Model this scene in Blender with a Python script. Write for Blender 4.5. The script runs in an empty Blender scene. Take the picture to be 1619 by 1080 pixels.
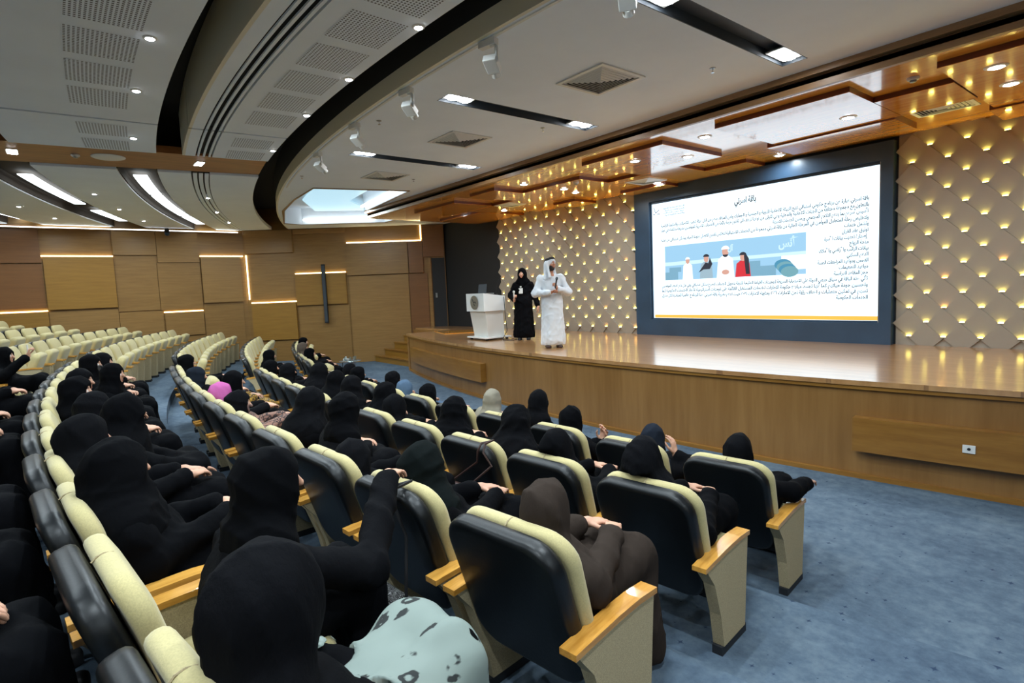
import bpy, bmesh, math, random
import numpy as np
from mathutils import Vector, Matrix

SC = bpy.context.scene
COL = SC.collection
# ------------------------------------------------------------------ camera, world, exposure
PXW, FPX = 1619.0, 892.34
YAW, PITCH, ROLL = math.radians(51.30), math.radians(-5.22), math.radians(-2.485)
def cam_matrix():
    cy, sy, cp, sp = math.cos(YAW), math.sin(YAW), math.cos(PITCH), math.sin(PITCH)
    fwd = Vector((-sy*cp, cy*cp, sp)); right = Vector((cy, sy, 0)); up = right.cross(fwd)
    r = math.cos(ROLL)*right + math.sin(ROLL)*up
    u = -math.sin(ROLL)*right + math.cos(ROLL)*up
    m = Matrix((r, u, -fwd)).transposed().to_4x4()
    m.translation = (0, 0, 2.25)
    return m
cd = bpy.data.cameras.new('camera'); cam = bpy.data.objects.new('camera', cd); COL.objects.link(cam)
cd.sensor_width = 36.0; cd.lens = FPX/PXW*36.0; cd.clip_start = 0.05; cd.clip_end = 200
cam.matrix_world = cam_matrix(); SC.camera = cam
w = bpy.data.worlds.new('world'); SC.world = w; w.use_nodes = True
w.node_tree.nodes['Background'].inputs[0].default_value = (0.8, 0.9, 1, 1)
w.node_tree.nodes['Background'].inputs[1].default_value = 0.0
vs = SC.view_settings
vs.view_transform = 'Standard'; vs.look = 'None'; vs.gamma = 1.0; vs.use_curve_mapping = False; vs.exposure = 0.22
SC.cycles.max_bounces = 8; SC.cycles.diffuse_bounces = 5; SC.cycles.glossy_bounces = 4
SC.cycles.sample_clamp_indirect = 4.0; SC.cycles.caustics_reflective = False; SC.cycles.caustics_refractive = False
SC.cycles.use_denoising = True
rnd = random.Random(7)
PI = math.pi

# ------------------------------------------------------------------ light strengths
L_DOWN, L_SPOT2, L_CANOPY, L_PANEL, L_SKY, L_STRIP, L_SCREEN, L_TILE = 26.0, 18.0, 16.0, 3.6, 5.0, 7.0, 1.6, 38.0

# ------------------------------------------------------------------ hall geometry: arcs about one centre, rho = CY - R
CX, CY = -5.85, 36.0
ROWR = dict(A=32.57, B=33.73, C=34.91, D=36.19, E=37.38, F=38.55, G=39.70)
ROWZ = dict(A=0.0, B=.17, C=.34, D=.51, E=.68, F=.86, G=1.04)
CEIL = 4.6
STZ = 1.1          # stage height
WY = 10.57         # screen wall
def pol(rho, th):
    R = CY-rho
    return (CX+R*math.sin(th), CY-R*math.cos(th))
WX = -20.44
W0 = Vector((-20.75, 4.6)); WD = Vector((.564, .826)); WN = Vector((.826, -.564))
S0, S1 = 0.55, 7.22
def onw(s, n=0.0):
    p = W0+WD*s+WN*n
    return (p.x, p.y)

# ------------------------------------------------------------------ helpers
def link(o, parent=None):
    COL.objects.link(o)
    if parent is not None: o.parent = parent
    return o
def tag(o, label=None, cat=None, group=None, kind=None):
    if label: o['label'] = label
    if cat: o['category'] = cat
    if group: o['group'] = group
    if kind: o['kind'] = kind
    return o
def empty(name, loc=(0, 0, 0), rz=0.0):
    o = bpy.data.objects.new(name, None); o.empty_display_size = .1
    o.location = loc; o.rotation_euler = (0, 0, rz)
    return link(o)
def copy_tree(o, parent=None):
    c = o.copy(); COL.objects.link(c); c.parent = parent
    for ch in list(o.children): copy_tree(ch, c)
    return c
class MB:
    """collects geometry for one mesh object"""
    def __init__(s): s.v = []; s.f = []
    def add(s, vs, fs):
        k = len(s.v); s.v += [tuple(p) for p in vs]; s.f += [tuple(i+k for i in f) for f in fs]; return s
    def box(s, x0, x1, y0, y1, z0, z1):
        return s.add([(x, y, z) for z in (z0, z1) for y in (y0, y1) for x in (x0, x1)],
                     [(0, 2, 3, 1), (4, 5, 7, 6), (0, 1, 5, 4), (2, 6, 7, 3), (0, 4, 6, 2), (1, 3, 7, 5)])
    def prism(s, poly, z0, z1):
        n = len(poly)
        vs = [(p[0], p[1], z0) for p in poly]+[(p[0], p[1], z1) for p in poly]
        a = sum(poly[i][0]*poly[(i+1) % n][1]-poly[(i+1) % n][0]*poly[i][1] for i in range(n))
        fs = [tuple(range(n))[::-1], tuple(range(n, 2*n))]+[(i, (i+1) % n, n+(i+1) % n, n+i) for i in range(n)]
        if a < 0: fs = [f[::-1] for f in fs]
        return s.add(vs, fs)
    def arc(s, r0, r1, t0, t1, z0, z1, n=24):
        """block between two arcs; rho r0<r1"""
        vs = []; fs = []
        for i in range(n+1):
            t = t0+(t1-t0)*i/n
            for r in (r0, r1):
                x, y = pol(r, t)
                vs += [(x, y, z0), (x, y, z1)]
        for i in range(n):
            a = 4*i; b = a+4
            fs += [(a, a+2, b+2, b), (a+1, b+1, b+3, a+3), (a, b, b+1, a+1), (a+2, a+3, b+3, b+2)]
        e = 4*n
        fs += [(0, 1, 3, 2), (e, e+2, e+3, e+1)]
        return s.add(vs, fs)
    def tube(s, pts, r, n=8, caps=True):
        pts = [Vector(p) for p in pts]; rs = r if isinstance(r, (list, tuple)) else [r]*len(pts)
        vs = []; fs = []; up0 = None
        for i, p in enumerate(pts):
            d = (pts[min(i+1, len(pts)-1)]-pts[max(i-1, 0)]).normalized()
            ref = Vector((0, 0, 1)) if abs(d.z) < .9 else Vector((1, 0, 0))
            if up0 is None: up0 = ref
            a = d.cross(up0)
            if a.length < 1e-4: a = d.cross(ref)
            a.normalize(); b = a.cross(d); up0 = b
            for k in range(n):
                q = 2*PI*k/n; vs.append(p+(a*math.cos(q)+b*math.sin(q))*rs[i])
        for i in range(len(pts)-1):
            for k in range(n):
                k2 = (k+1) % n
                fs.append((i*n+k, i*n+k2, (i+1)*n+k2, (i+1)*n+k))
        if caps:
            fs.append(tuple(range(n))[::-1]); fs.append(tuple(range((len(pts)-1)*n, len(pts)*n)))
        return s.add(vs, fs)
    def lathe(s, prof, c=(0, 0, 0), n=24, ring=False):
        vs = []; fs = []; m = len(prof)
        for k in range(n):
            q = 2*PI*k/n
            vs += [(c[0]+r*math.cos(q), c[1]+r*math.sin(q), c[2]+z) for r, z in prof]
        for k in range(n):
            k2 = (k+1) % n
            for i in range(m-1):
                fs.append((k*m+i, k2*m+i, k2*m+i+1, k*m+i+1))
        if ring:
            fs += [(k*m+m-1, ((k+1) % n)*m+m-1, ((k+1) % n)*m, k*m) for k in range(n)]
            return s.add(vs, fs)
        if prof[0][0] > 1e-5: fs.append(tuple(k*m for k in range(n))[::-1])
        if prof[-1][0] > 1e-5: fs.append(tuple(k*m+m-1 for k in range(n)))
        return s.add(vs, fs)
    def pad(s, wdt, hgt, t, rc, re, O, U, V, N, curve=None, seg=6, bulge=0.0):
        """rounded cushion: outline wdt x hgt (U,V axes, V from 0), thickness t along N from 0"""
        O, U, V, N = Vector(O), Vector(U), Vector(V), Vector(N)
        def outline(ins):
            r = max(rc-ins, .004); a, b = wdt/2-ins, hgt-ins
            pts = []
            for cx, cy, q0 in ((a-r, b-r, 0), (-a+r, b-r, PI/2), (-a+r, ins+r, PI), (a-r, ins+r, 1.5*PI)):
                for k in range(seg+1):
                    q = q0+PI/2*k/seg; pts.append((cx+r*math.cos(q), cy+r*math.sin(q)))
            return pts
        rings = []
        for k in range(4): q = PI/2*k/3; rings.append((re*(1-math.sin(q)), re*(1-math.cos(q))))
        for k in range(4): q = PI/2*k/3; rings.append((re*(1-math.cos(q)), t-re*(1-math.sin(q))))
        if bulge: rings += [(re+.06, t+bulge*.6), (min(wdt, hgt)*.3, t+bulge)]
        vs = []; fs = []; n = 4*(seg+1)
        for ins, d in rings:
            for (x, y) in outline(ins):
                c = curve(y/hgt) if curve else 0.0
                vs.append(O+U*x+V*y+N*(d+c))
        for i in range(len(rings)-1):
            for k in range(n):
                k2 = (k+1) % n; fs.append((i*n+k, i*n+k2, (i+1)*n+k2, (i+1)*n+k))
        fs.append(tuple(range(n))[::-1]); m = (len(rings)-1)*n; fs.append(tuple(range(m, m+n)))
        return s.add(vs, fs)
    def mesh(s, name, mat, smooth=False):
        me = bpy.data.meshes.new(name); me.from_pydata(s.v, [], s.f); me.update()
        bm = bmesh.new(); bm.from_mesh(me); bmesh.ops.recalc_face_normals(bm, faces=bm.faces); bm.to_mesh(me); bm.free()
        if mat is not None: me.materials.append(mat)
        if smooth:
            me.polygons.foreach_set('use_smooth', [True]*len(me.polygons))
            try: me.set_sharp_from_angle(angle=math.radians(48))
            except Exception: pass
        return me
    def build(s, name, mat, parent=None, smooth=False, bevel=0.0):
        me = s.mesh(name, mat, smooth)
        if bevel > 0:
            bm = bmesh.new(); bm.from_mesh(me)
            bmesh.ops.bevel(bm, geom=list(bm.edges), offset=bevel, segments=2, affect='EDGES', profile=.6)
            bm.to_mesh(me); bm.free()
        return link(bpy.data.objects.new(name, me), parent)

# ------------------------------------------------------------------ materials
def srgb(r, g, b):
    f = lambda c: (c/255/12.92 if c/255 <= .04045 else ((c/255+.055)/1.055)**2.4)
    return (f(r), f(g), f(b), 1)
class NT:
    def __init__(s, name):
        s.m = bpy.data.materials.new(name); s.m.use_nodes = True; s.t = s.m.node_tree
        s.b = s.t.nodes['Principled BSDF']
    def n(s, kind, **kw):
        x = s.t.nodes.new(kind)
        for k, v in kw.items():
            if k in x.inputs.keys() if hasattr(x.inputs, 'keys') else False: x.inputs[k].default_value = v
            else: setattr(x, k, v)
        return x
    def l(s, a, b): s.t.links.new(a, b)
    def coords(s, kind='Object', scale=(1, 1, 1), rot=(0, 0, 0)):
        tc = s.n('ShaderNodeTexCoord'); mp = s.n('ShaderNodeMapping')
        mp.inputs['Scale'].default_value = scale; mp.inputs['Rotation'].default_value = rot
        s.l(tc.outputs[kind], mp.inputs[0]); return mp.outputs[0]
    def ramp(s, src, stops):
        r = s.n('ShaderNodeValToRGB'); e = r.color_ramp.elements
        while len(e) > 1: e.remove(e[-1])
        e[0].position, e[0].color = stops[0]
        for p, c in stops[1:]:
            k = e.new(p); k.color = c
        s.l(src, r.inputs[0]); return r.outputs[0]
    def noise(s, vec, scale, detail=3, rough=.55):
        x = s.n('ShaderNodeTexNoise'); x.inputs['Scale'].default_value = scale; x.inputs['Detail'].default_value = detail
        x.inputs['Roughness'].default_value = rough
        if vec is not None: s.l(vec, x.inputs['Vector'])
        return x.outputs[0]
    def bump(s, h, strength=.2, dist=.01):
        b = s.n('ShaderNodeBump'); b.inputs['Strength'].default_value = strength; b.inputs['Distance'].default_value = dist
        s.l(h, b.inputs['Height']); s.l(b.outputs[0], s.b.inputs['Normal'])
    def mix(s, a, b, fac, mode='MIX'):
        m = s.n('ShaderNodeMix'); m.data_type = 'RGBA'; m.blend_type = mode
        for sock, v in ((m.inputs[6], a), (m.inputs[7], b), (m.inputs[0], fac)):
            if hasattr(v, 'is_output'): s.l(v, sock)
            else: sock.default_value = v
        return m.outputs[2]
    def math(s, op, a, b=None):
        m = s.n('ShaderNodeMath'); m.operation = op
        for sock, v in ((m.inputs[0], a), (m.inputs[1], b)):
            if v is None: continue
            if hasattr(v, 'is_output'): s.l(v, sock)
            else: sock.default_value = v
        return m.outputs[0]
def plain(name, col, rough=.5, metal=0.0, spec=.5, nscale=0, namp=.08, bump=0.0, coat=0.0, sheen=0.0):
    t = NT(name); t.b.inputs['Roughness'].default_value = rough; t.b.inputs['Metallic'].default_value = metal
    t.b.inputs['Specular IOR Level'].default_value = spec; t.b.inputs['Base Color'].default_value = col
    t.b.inputs['Coat Weight'].default_value = coat
    if sheen: t.b.inputs['Sheen Weight'].default_value = sheen
    if nscale:
        nz = t.noise(t.coords(), nscale, 4)
        d = tuple(c*(1-namp*2.2) for c in col[:3])+(1,); u = tuple(min(1, c*(1+namp*2.2)) for c in col[:3])+(1,)
        t.l(t.ramp(nz, [(.3, d), (.7, u)]), t.b.inputs['Base Color'])
        if bump: t.bump(nz, bump, .006)
    return t.m
def emit(name, col, strength):
    t = NT(name); t.b.inputs['Base Color'].default_value = (0, 0, 0, 1); t.b.inputs['Emission Color'].default_value = col
    t.b.inputs['Emission Strength'].default_value = strength; t.b.inputs['Roughness'].default_value = .4
    return t.m
def wood(name, c1, c2, scale=(1.2, 1.2, 18), rough=.4, coat=0.0, bump=.04, coord='Object', spec=.5):
    """veneer with grain running across the axis that is scaled up"""
    t = NT(name); v = t.coords(coord, scale)
    a = t.noise(v, 1.6, 6, .6); b = t.noise(v, 7.0, 4, .6)
    m = t.math('ADD', t.math('MULTIPLY', a, .75), t.math('MULTIPLY', b, .25))
    oi = t.n('ShaderNodeObjectInfo')
    m = t.math('ADD', m, t.math('MULTIPLY', t.math('SUBTRACT', oi.outputs['Random'], .5), .16))
    t.l(t.ramp(m, [(.33, c1), (.68, c2)]), t.b.inputs['Base Color'])
    t.b.inputs['Roughness'].default_value = rough; t.b.inputs['Coat Weight'].default_value = coat
    t.b.inputs['Specular IOR Level'].default_value = spec
    t.b.inputs['Coat Roughness'].default_value = .06
    if bump: t.bump(b, bump, .003)
    return t.m
M = {}
M['wall_wood'] = wood('oak wall veneer', srgb(128, 94, 48), srgb(148, 112, 62), (.9, .9, 16))
M['wall_wood_y'] = wood('honey oak veneer', srgb(132, 94, 34), srgb(150, 110, 44), (.9, .9, 16))
M['wall_wood_r'] = wood('reddish oak veneer', srgb(112, 72, 36), srgb(128, 86, 46), (.9, .9, 16))
M['stage_wood'] = wood('stage front veneer', srgb(126, 88, 44), srgb(152, 112, 64), (2.6, 2.6, .2), .32)
M['stage_ledge'] = wood('stage ledge veneer', srgb(128, 86, 34), srgb(152, 108, 48), (.8, .8, 8), .3)
M['canopy'] = wood('polished canopy veneer', srgb(206, 130, 40), srgb(230, 168, 70), (.7, 9, 9), .15, .85, .02, spec=.4)
M['canopy_edge'] = wood('canopy edge', srgb(92, 44, 24), srgb(120, 60, 36), (.7, 9, 9), .35)
M['fascia'] = wood('canopy fascia', srgb(140, 104, 68), srgb(166, 128, 88), (1, 4, 10), .4)
M['beam_wood'] = wood('ceiling beam veneer', srgb(134, 84, 44), srgb(170, 112, 62), (9, .7, 9), .4)
M['arm_wood'] = wood('armrest lacquer', srgb(178, 120, 44), srgb(222, 166, 80), (14, 1.4, 14), .22, .4, .01)
M['paint'] = plain('white ceiling paint', srgb(229, 238, 247), .75, nscale=1.2, namp=.015)
M['taupe'] = plain('taupe fascia paint', srgb(222, 216, 196), .7)
M['band'] = plain('dark brown band lining', srgb(54, 42, 32), .8)
M['fascia_shade'] = wood('shaded canopy groove', srgb(96, 74, 52), srgb(118, 92, 66), (1, 4, 10), .5)  # fascia veneer again, darkened: shade of the recessed gap put into the colour
M['black'] = plain('matt black', (.006, .006, .008, 1), .7)
M['void'] = plain('black void lining', (.012, .012, .014, 1), .9)
M['charcoal'] = plain('charcoal channel lining', srgb(46, 54, 62), .6)
M['black_wall'] = plain('black stage side wall', srgb(20, 22, 26), .65)
M['frame'] = plain('screen surround', srgb(46, 68, 90), .32, nscale=2, namp=.06)
M['white_plastic'] = plain('white plastic', srgb(214, 214, 210), .4)
M['white_gloss'] = plain('white lacquer', srgb(226, 230, 230), .25)
M['grey_metal'] = plain('brushed grey metal', srgb(150, 152, 150), .35, .8)
M['silver'] = plain('silver', srgb(200, 200, 205), .2, 1.0)
M['leather'] = plain('black leather', (.003, .004, .005, 1), .38, spec=.35, nscale=60, namp=.1, bump=.08)
M['cream'] = plain('cream upholstery', srgb(180, 167, 118), .85, nscale=180, namp=.05, bump=.12, sheen=.2)
M['beige'] = plain('beige upholstery', srgb(168, 152, 118), .9, nscale=220, namp=.12, bump=.12)
M['base'] = plain('dark plinth', srgb(26, 28, 32), .6)
M['tile'] = plain('quilted wall panel', srgb(156, 149, 136), .62, nscale=2.5, namp=.02)
M['tile_lamp_y'] = emit('yellow wall lamp', (1.0, .82, .16, 1), L_TILE)
M['tile_lamp_o'] = emit('orange wall lamp', (1.0, .50, .10, 1), L_TILE)
M['strip'] = emit('warm light strip', (1.0, .82, .42, 1), L_STRIP)
M['lamp'] = emit('white lamp lens', (.95, .98, 1.0, 1), 40.0)
M['lamp_panel'] = emit('cool lit panel', (.86, .97, 1.0, 1), L_PANEL)
M['sky_panel'] = emit('pale blue ceiling panel', (.50, .80, .95, 1), .8)
M['sky_strip'] = emit('cove light', (.95, 1.0, 1.0, 1), L_SKY)
def carpet():
    t = NT('blue carpet'); v = t.coords('Object', (1, 1, 1))
    big = t.noise(v, 1.3, 4, .6); mid = t.noise(v, 9, 5, .7)
    base = t.ramp(t.math('ADD', t.math('MULTIPLY', big, .45), t.math('MULTIPLY', mid, .55)),
                  [(.34, srgb(66, 80, 96)), (.5, srgb(84, 99, 114)), (.66, srgb(104, 118, 130))])
    vo = t.n('ShaderNodeTexVoronoi'); vo.inputs['Scale'].default_value = 8.0; vo.inputs['Randomness'].default_value = .4
    vo.distance = 'MINKOWSKI'; vo.inputs['Exponent'].default_value = .5
    t.l(v, vo.inputs['Vector'])
    dots = t.ramp(vo.outputs['Distance'], [(.22, (1, 1, 1, 1)), (.42, (0, 0, 0, 1))])
    t.l(t.mix(base, srgb(30, 46, 72), t.math('MULTIPLY', dots, .8)), t.b.inputs['Base Color'])
    t.b.inputs['Roughness'].default_value = .95; t.b.inputs['Specular IOR Level'].default_value = .15
    t.bump(t.noise(v, 260, 2), .5, .004)
    return t.m
M['carpet'] = carpet()
def stage_floor():
    t = NT('varnished stage boards'); v = t.coords('Object', (1, 1, 1))
    br = t.n('ShaderNodeTexBrick'); t.l(v, br.inputs['Vector'])
    br.inputs['Color1'].default_value = srgb(166, 118, 70); br.inputs['Color2'].default_value = srgb(190, 142, 90)
    br.inputs['Mortar'].default_value = srgb(120, 78, 44)
    br.inputs['Scale'].default_value = 1.0; br.inputs['Mortar Size'].default_value = .003; br.inputs['Bias'].default_value = 0
    br.inputs['Brick Width'].default_value = 1.6; br.inputs['Row Height'].default_value = .11
    g = t.noise(t.coords('Object', (1.2, 22, 1)), 2.0, 5)
    t.l(t.mix(br.outputs['Color'], t.ramp(g, [(.3, srgb(128, 84, 46)), (.7, srgb(204, 162, 112))]), .4), t.b.inputs['Base Color'])
    t.b.inputs['Roughness'].default_value = .3; t.b.inputs['Coat Weight'].default_value = 1.0; t.b.inputs['Coat Roughness'].default_value = .17; t.b.inputs['Coat IOR'].default_value = 1.9
    t.bump(t.noise(t.coords('Object', (.4, 9, 1)), 1.2, 2), .12, .012)
    return t.m
M['stage_floor'] = stage_floor()
def perforated():
    t = NT('perforated ceiling board'); uv = t.n('ShaderNodeTexCoord')
    sp = t.n('ShaderNodeSeparateXYZ'); t.l(uv.outputs['UV'], sp.inputs[0])
    def cell(o, n, half):
        f = t.math('FRACT', t.math('MULTIPLY', o, n)); d = t.math('ABSOLUTE', t.math('SUBTRACT', f, .5))
        return t.math('LESS_THAN', d, half)
    k = t.math('MULTIPLY', cell(sp.outputs[0], 17.0, .27), cell(sp.outputs[1], 17.0, .27))
    t.l(t.mix(srgb(229, 238, 247), srgb(96, 98, 100), k), t.b.inputs['Base Color'])
    t.b.inputs['Roughness'].default_value = .8
    return t.m
M['perforated'] = perforated()
def attr_mat(name, rough=.6):
    t = NT(name); a = t.n('ShaderNodeVertexColor'); a.layer_name = 'col'
    t.l(a.outputs[0], t.b.inputs['Base Color']); t.b.inputs['Roughness'].default_value = rough
    t.b.inputs['Subsurface Weight'].default_value = .08; t.b.inputs['Subsurface Radius'].default_value = (.01, .004, .002)
    return t.m
M['skin'] = attr_mat('skin')
def cloth(name, col, rough=.9, scale=24, bump=.35, sheen=.0):
    t = NT(name); v = t.coords('Object', (1, 1, .35))
    nz = t.noise(v, scale, 4, .6); t.b.inputs['Base Color'].default_value = col
    t.b.inputs['Roughness'].default_value = rough; t.b.inputs['Sheen Weight'].default_value = sheen
    t.b.inputs['Specular IOR Level'].default_value = .06
    t.bump(nz, bump, .012); return t.m
CL = {}
CL['black'] = cloth('black abaya cloth', (.0018, .002, .0028, 1))
CL['black2'] = cloth('black crepe', (.0028, .003, .004, 1), .85, 40)
CL['black3'] = cloth('soft black jersey', (.0038, .004, .0052, 1), .9, 60)
CL['slate'] = cloth('slate headscarf', srgb(26, 31, 40))
CL['brown'] = cloth('brown cloth', srgb(50, 42, 37))
CL['grey'] = cloth('grey beige headscarf', srgb(132, 126, 112), .8, 30)
CL['blue'] = cloth('steel blue headscarf', srgb(76, 96, 118), .8, 30)
CL['pink'] = cloth('pink headscarf', srgb(180, 92, 150), .8, 30)
CL['taupe'] = cloth('taupe headscarf', srgb(84, 74, 66), .8, 30)
CL['white'] = cloth('white robe cloth', srgb(206, 212, 218), .7, 16, .08)
CL['greenblack'] = cloth('dark green cloth', srgb(12, 17, 17))
def printed(name, base, marks, scale, lo, hi, seedrot=0.0):
    t = NT(name); v = t.coords('Object', (1, 1, 1), (seedrot, seedrot, 0))
    dv = t.n('ShaderNodeMixRGB'); dv.blend_type = 'ADD'; dv.inputs[0].default_value = .35
    nz = t.n('ShaderNodeTexNoise'); nz.inputs['Scale'].default_value = scale*.35; t.l(v, nz.inputs['Vector'])
    t.l(v, dv.inputs[1]); t.l(nz.outputs['Color'], dv.inputs[2])
    vo = t.n('ShaderNodeTexVoronoi'); vo.feature = 'DISTANCE_TO_EDGE'; vo.inputs['Scale'].default_value = scale
    t.l(dv.outputs[0], vo.inputs['Vector'])
    f = t.ramp(vo.outputs['Distance'], [(lo, (1, 1, 1, 1)), (hi, (0, 0, 0, 1))])
    t.l(t.mix(base, marks, f), t.b.inputs['Base Color']); t.b.inputs['Roughness'].default_value = .8
    return t.m
def leafy():
    t = NT('pale cloth with dark leaf print'); v = t.coords('Object', (1, .55, 1), (.3, .5, .2))
    vo = t.n('ShaderNodeTexVoronoi'); vo.inputs['Scale'].default_value = 13; t.l(v, vo.inputs['Vector'])
    nz = t.noise(v, 30, 2)
    f = t.math('ADD', vo.outputs['Distance'], t.math('MULTIPLY', t.math('SUBTRACT', nz, .5), .5))
    ring_ = t.ramp(f, [(.12, (0, 0, 0, 1)), (.16, (1, 1, 1, 1)), (.30, (1, 1, 1, 1)), (.34, (0, 0, 0, 1))])
    t.l(t.mix(srgb(122, 134, 128), srgb(26, 30, 30), ring_), t.b.inputs['Base Color']); t.b.inputs['Roughness'].default_value = .85
    return t.m
CL['floral'] = leafy()
CL['mint'] = cloth('pale grey green cloth', srgb(176, 196, 190), .85, 30)
CL['patch'] = printed('warm patchwork print', srgb(128, 92, 78), srgb(46, 32, 30), 18, .08, .14, 1.0)
CL['yellow'] = printed('yellow print', srgb(150, 112, 20), srgb(30, 18, 10), 22, .08, .14, .5)
CL['dotbag'] = printed('black bag with white flecks', srgb(12, 12, 14), srgb(210, 210, 210), 42, .012, .03)
M['bag_brown'] = plain('brown leather', srgb(58, 38, 34), .45, nscale=30, bump=.1)
M['glass'] = plain('clear glass', (.85, .95, .95, 1), .05)
M['glass'].node_tree.nodes['Principled BSDF'].inputs['Transmission Weight'].default_value = .9
# ------------------------------------------------------------------ floor, walls
def struct(o, label, cat):
    return tag(o, label, cat, kind='structure')
b = MB(); b.box(-21.2, 9.6, -6.5, 11, -.12, 0)
order = 'ABCDEFG'
for i, r in enumerate(order[1:]):
    outer = CY-(ROWR[order[i]]+.17)
    b.arc(-8.5, outer, -.47, .47, ROWZ[order[i]]-.02, ROWZ[r], 60)
struct(b.build('floor', M['carpet']), 'blue patterned carpet over shallow curved seating tiers', 'floor')

wl = MB()
p0, p1, p2, p3 = (WX, -6.5), onw(S0), onw(S1), onw(S1, -.3)
wl.prism([p0, (WX, p1[1]), p1, p2, p3, (WX-.4, p1[1]+.1), (WX-.4, -6.5)], 0, 5.4)
wall_left = struct(wl.build('wall_left', M['wall_wood']), 'oak panelled side wall with stepped panels and light strips', 'wall')
def wpanel(seg, a0, a1, z0, z1, n, mat, name='panel'):
    g = .006
    if seg == 1: m = MB().box(WX, WX+n, a0+g, a1-g, z0+g, z1-g)
    else:
        m = MB().prism([onw(a0+g, 0), onw(a1-g, 0), onw(a1-g, n), onw(a0+g, n)], z0+g, z1-g)
    return m.build(name, M[mat], wall_left)
def wstrip(seg, a0, a1, z, n=.05, vert=None):
    if vert: z0, z1 = vert
    else: z0, z1 = z, z+.028
    wpanel(seg, a0-.006, a1+.006, z0-.006, z1+.006, n, 'strip', 'light_strip')
W, Y_, R_ = 'wall_wood', 'wall_wood_y', 'wall_wood_r'
for pnl in [(1, -2.6, -.2, 3.55, 4.58, .05, R_), (1, -2.6, -.2, 2.30, 3.53, .03, R_), (1, -2.6, -.17, 0, 2.2, .10, Y_), (1, -.17, 1.44, 2.24, 3.72, .10, Y_),
            (1, 1.44, 2.55, 3.77, 4.58, .08, W), (1, 2.55, 3.7, 3.55, 4.58, .08, W), (1, 1.44, 2.52, 2.1, 3.77, .03, W), (1, 2.52, 3.7, 2.08, 3.55, .05, W),
            (1, 3.72, 4.9, 2.25, 3.73, .10, W), (1, 2.6, 3.68, 1.26, 2.0, .09, W), (1, -.17, 1.44, 0, 2.2, .05, W), (1, 1.44, 2.58, 0, 2.08, .03, W),
            (1, 3.7, 4.9, 0, 2.24, .03, W), (1, 2.58, 3.7, 0, 1.24, .05, W), (1, -4.6, -2.62, 0, 2.6, .08, W), (1, -4.6, -2.62, 2.62, 4.58, .04, Y_), (1, -6.4, -4.62, 0, 4.58, .06, W),
            (2, .62, 2.17, 3.82, 4.58, .07, W), (2, .68, 2.15, .9, 2.16, .10, Y_), (2, .62, 2.17, 0, .88, .04, W), (2, 2.2, 3.9, 4.42, 4.58, .05, W),
            (2, 2.17, 3.86, 2.03, 3.08, .10, Y_), (2, 2.19, 3.9, 0, 2.0, .03, W), (2, 3.92, 5.97, 2.97, 4.05, .10, W), (2, 3.94, 5.95, 0, 2.95, .05, W),
            (2, 5.98, 6.48, 2.97, 4.05, .07, R_), (2, 5.96, 6.6, 0, 2.95, .03, R_), (2, 6.48, 7.2, 3.5, 4.58, .08, R_), (2, 6.62, 6.74, 1.1, 3.48, .06, W),
            (2, 6.62, 7.2, 0, 1.08, .03, R_)]:
    wpanel(*pnl)
for s in [(1, -.2, 1.44, 3.73), (1, -2.6, -.18, 2.21), (1, 3.73, 5.0, 3.74), (1, 2.6, 3.68, 2.01), (2, .68, 2.17, 2.17), (2, 2.18, 3.84, 3.09), (2, 3.94, 6.44, 4.06)]:
    wstrip(*s)
wstrip(2, .6, .63, 0, .03, (2.3, 3.78)); wstrip(2, 6.42, 6.45, 0, .04, (4.1, 4.58))
d = MB().prism([onw(6.76, 0), onw(7.2, 0), onw(7.2, .012), onw(6.76, .012)], 1.1, 3.46).build('door_1', M['black_wall'])
struct(d, 'dark stage side doorway in the oak wall', 'doorway')
MB().prism([onw(6.84, .012), onw(6.9, .012), onw(6.9, .06), onw(6.84, .06)], 2.1, 2.26).build('door_handle', M['grey_metal'], d)

wf = MB().box(-16.75, 9.2, WY+.03, WY+.25, 0, 5.4)
wall_front = struct(wf.build('wall_front', M['black_wall']), 'black wall behind the stage and screen', 'wall')
wr = MB().box(8.74, 9.1, -8, WY+.3, 0, 5.4).build('wall_right', M['wall_wood']); struct(wr, 'oak panelled wall on the camera side of the hall', 'wall')
bw = MB().arc(-8.6, -8.2, -.47, .47, 0, 5.4, 40).build('wall_back', M['wall_wood']); struct(bw, 'curved oak wall behind the last row of seats', 'wall')

for m_, nm in ((MB().box(WX+.02, WX+.09, -6.3, 4.9, 4.515, 4.54), 'wall_left'), (MB().box(8.65, 8.72, -6.3, 7.0, 4.515, 4.54), 'wall_right')):
    o = m_.build('cove_strip', M['sky_strip'], wall_left if nm == 'wall_left' else wr)  # right wall strip and ledge are unseen, added as uplight for the ceiling
    MB().box(*((WX, WX+.12, -6.4, 4.95) if nm == 'wall_left' else (8.62, 8.74, -6.4, 7.1)), 4.49, 4.512).build('cove_ledge', M['wall_wood'], o.parent)
MB().arc(-8.18, -8.10, -.40, .40, 4.515, 4.54, 40).build('cove_strip', M['sky_strip'], bw)  # back strip and its ledge are out of view, added to brighten the ceiling
MB().arc(-8.2, -8.05, -.41, .41, 4.49, 4.512, 40).build('cove_ledge', M['wall_wood'], bw)
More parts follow.
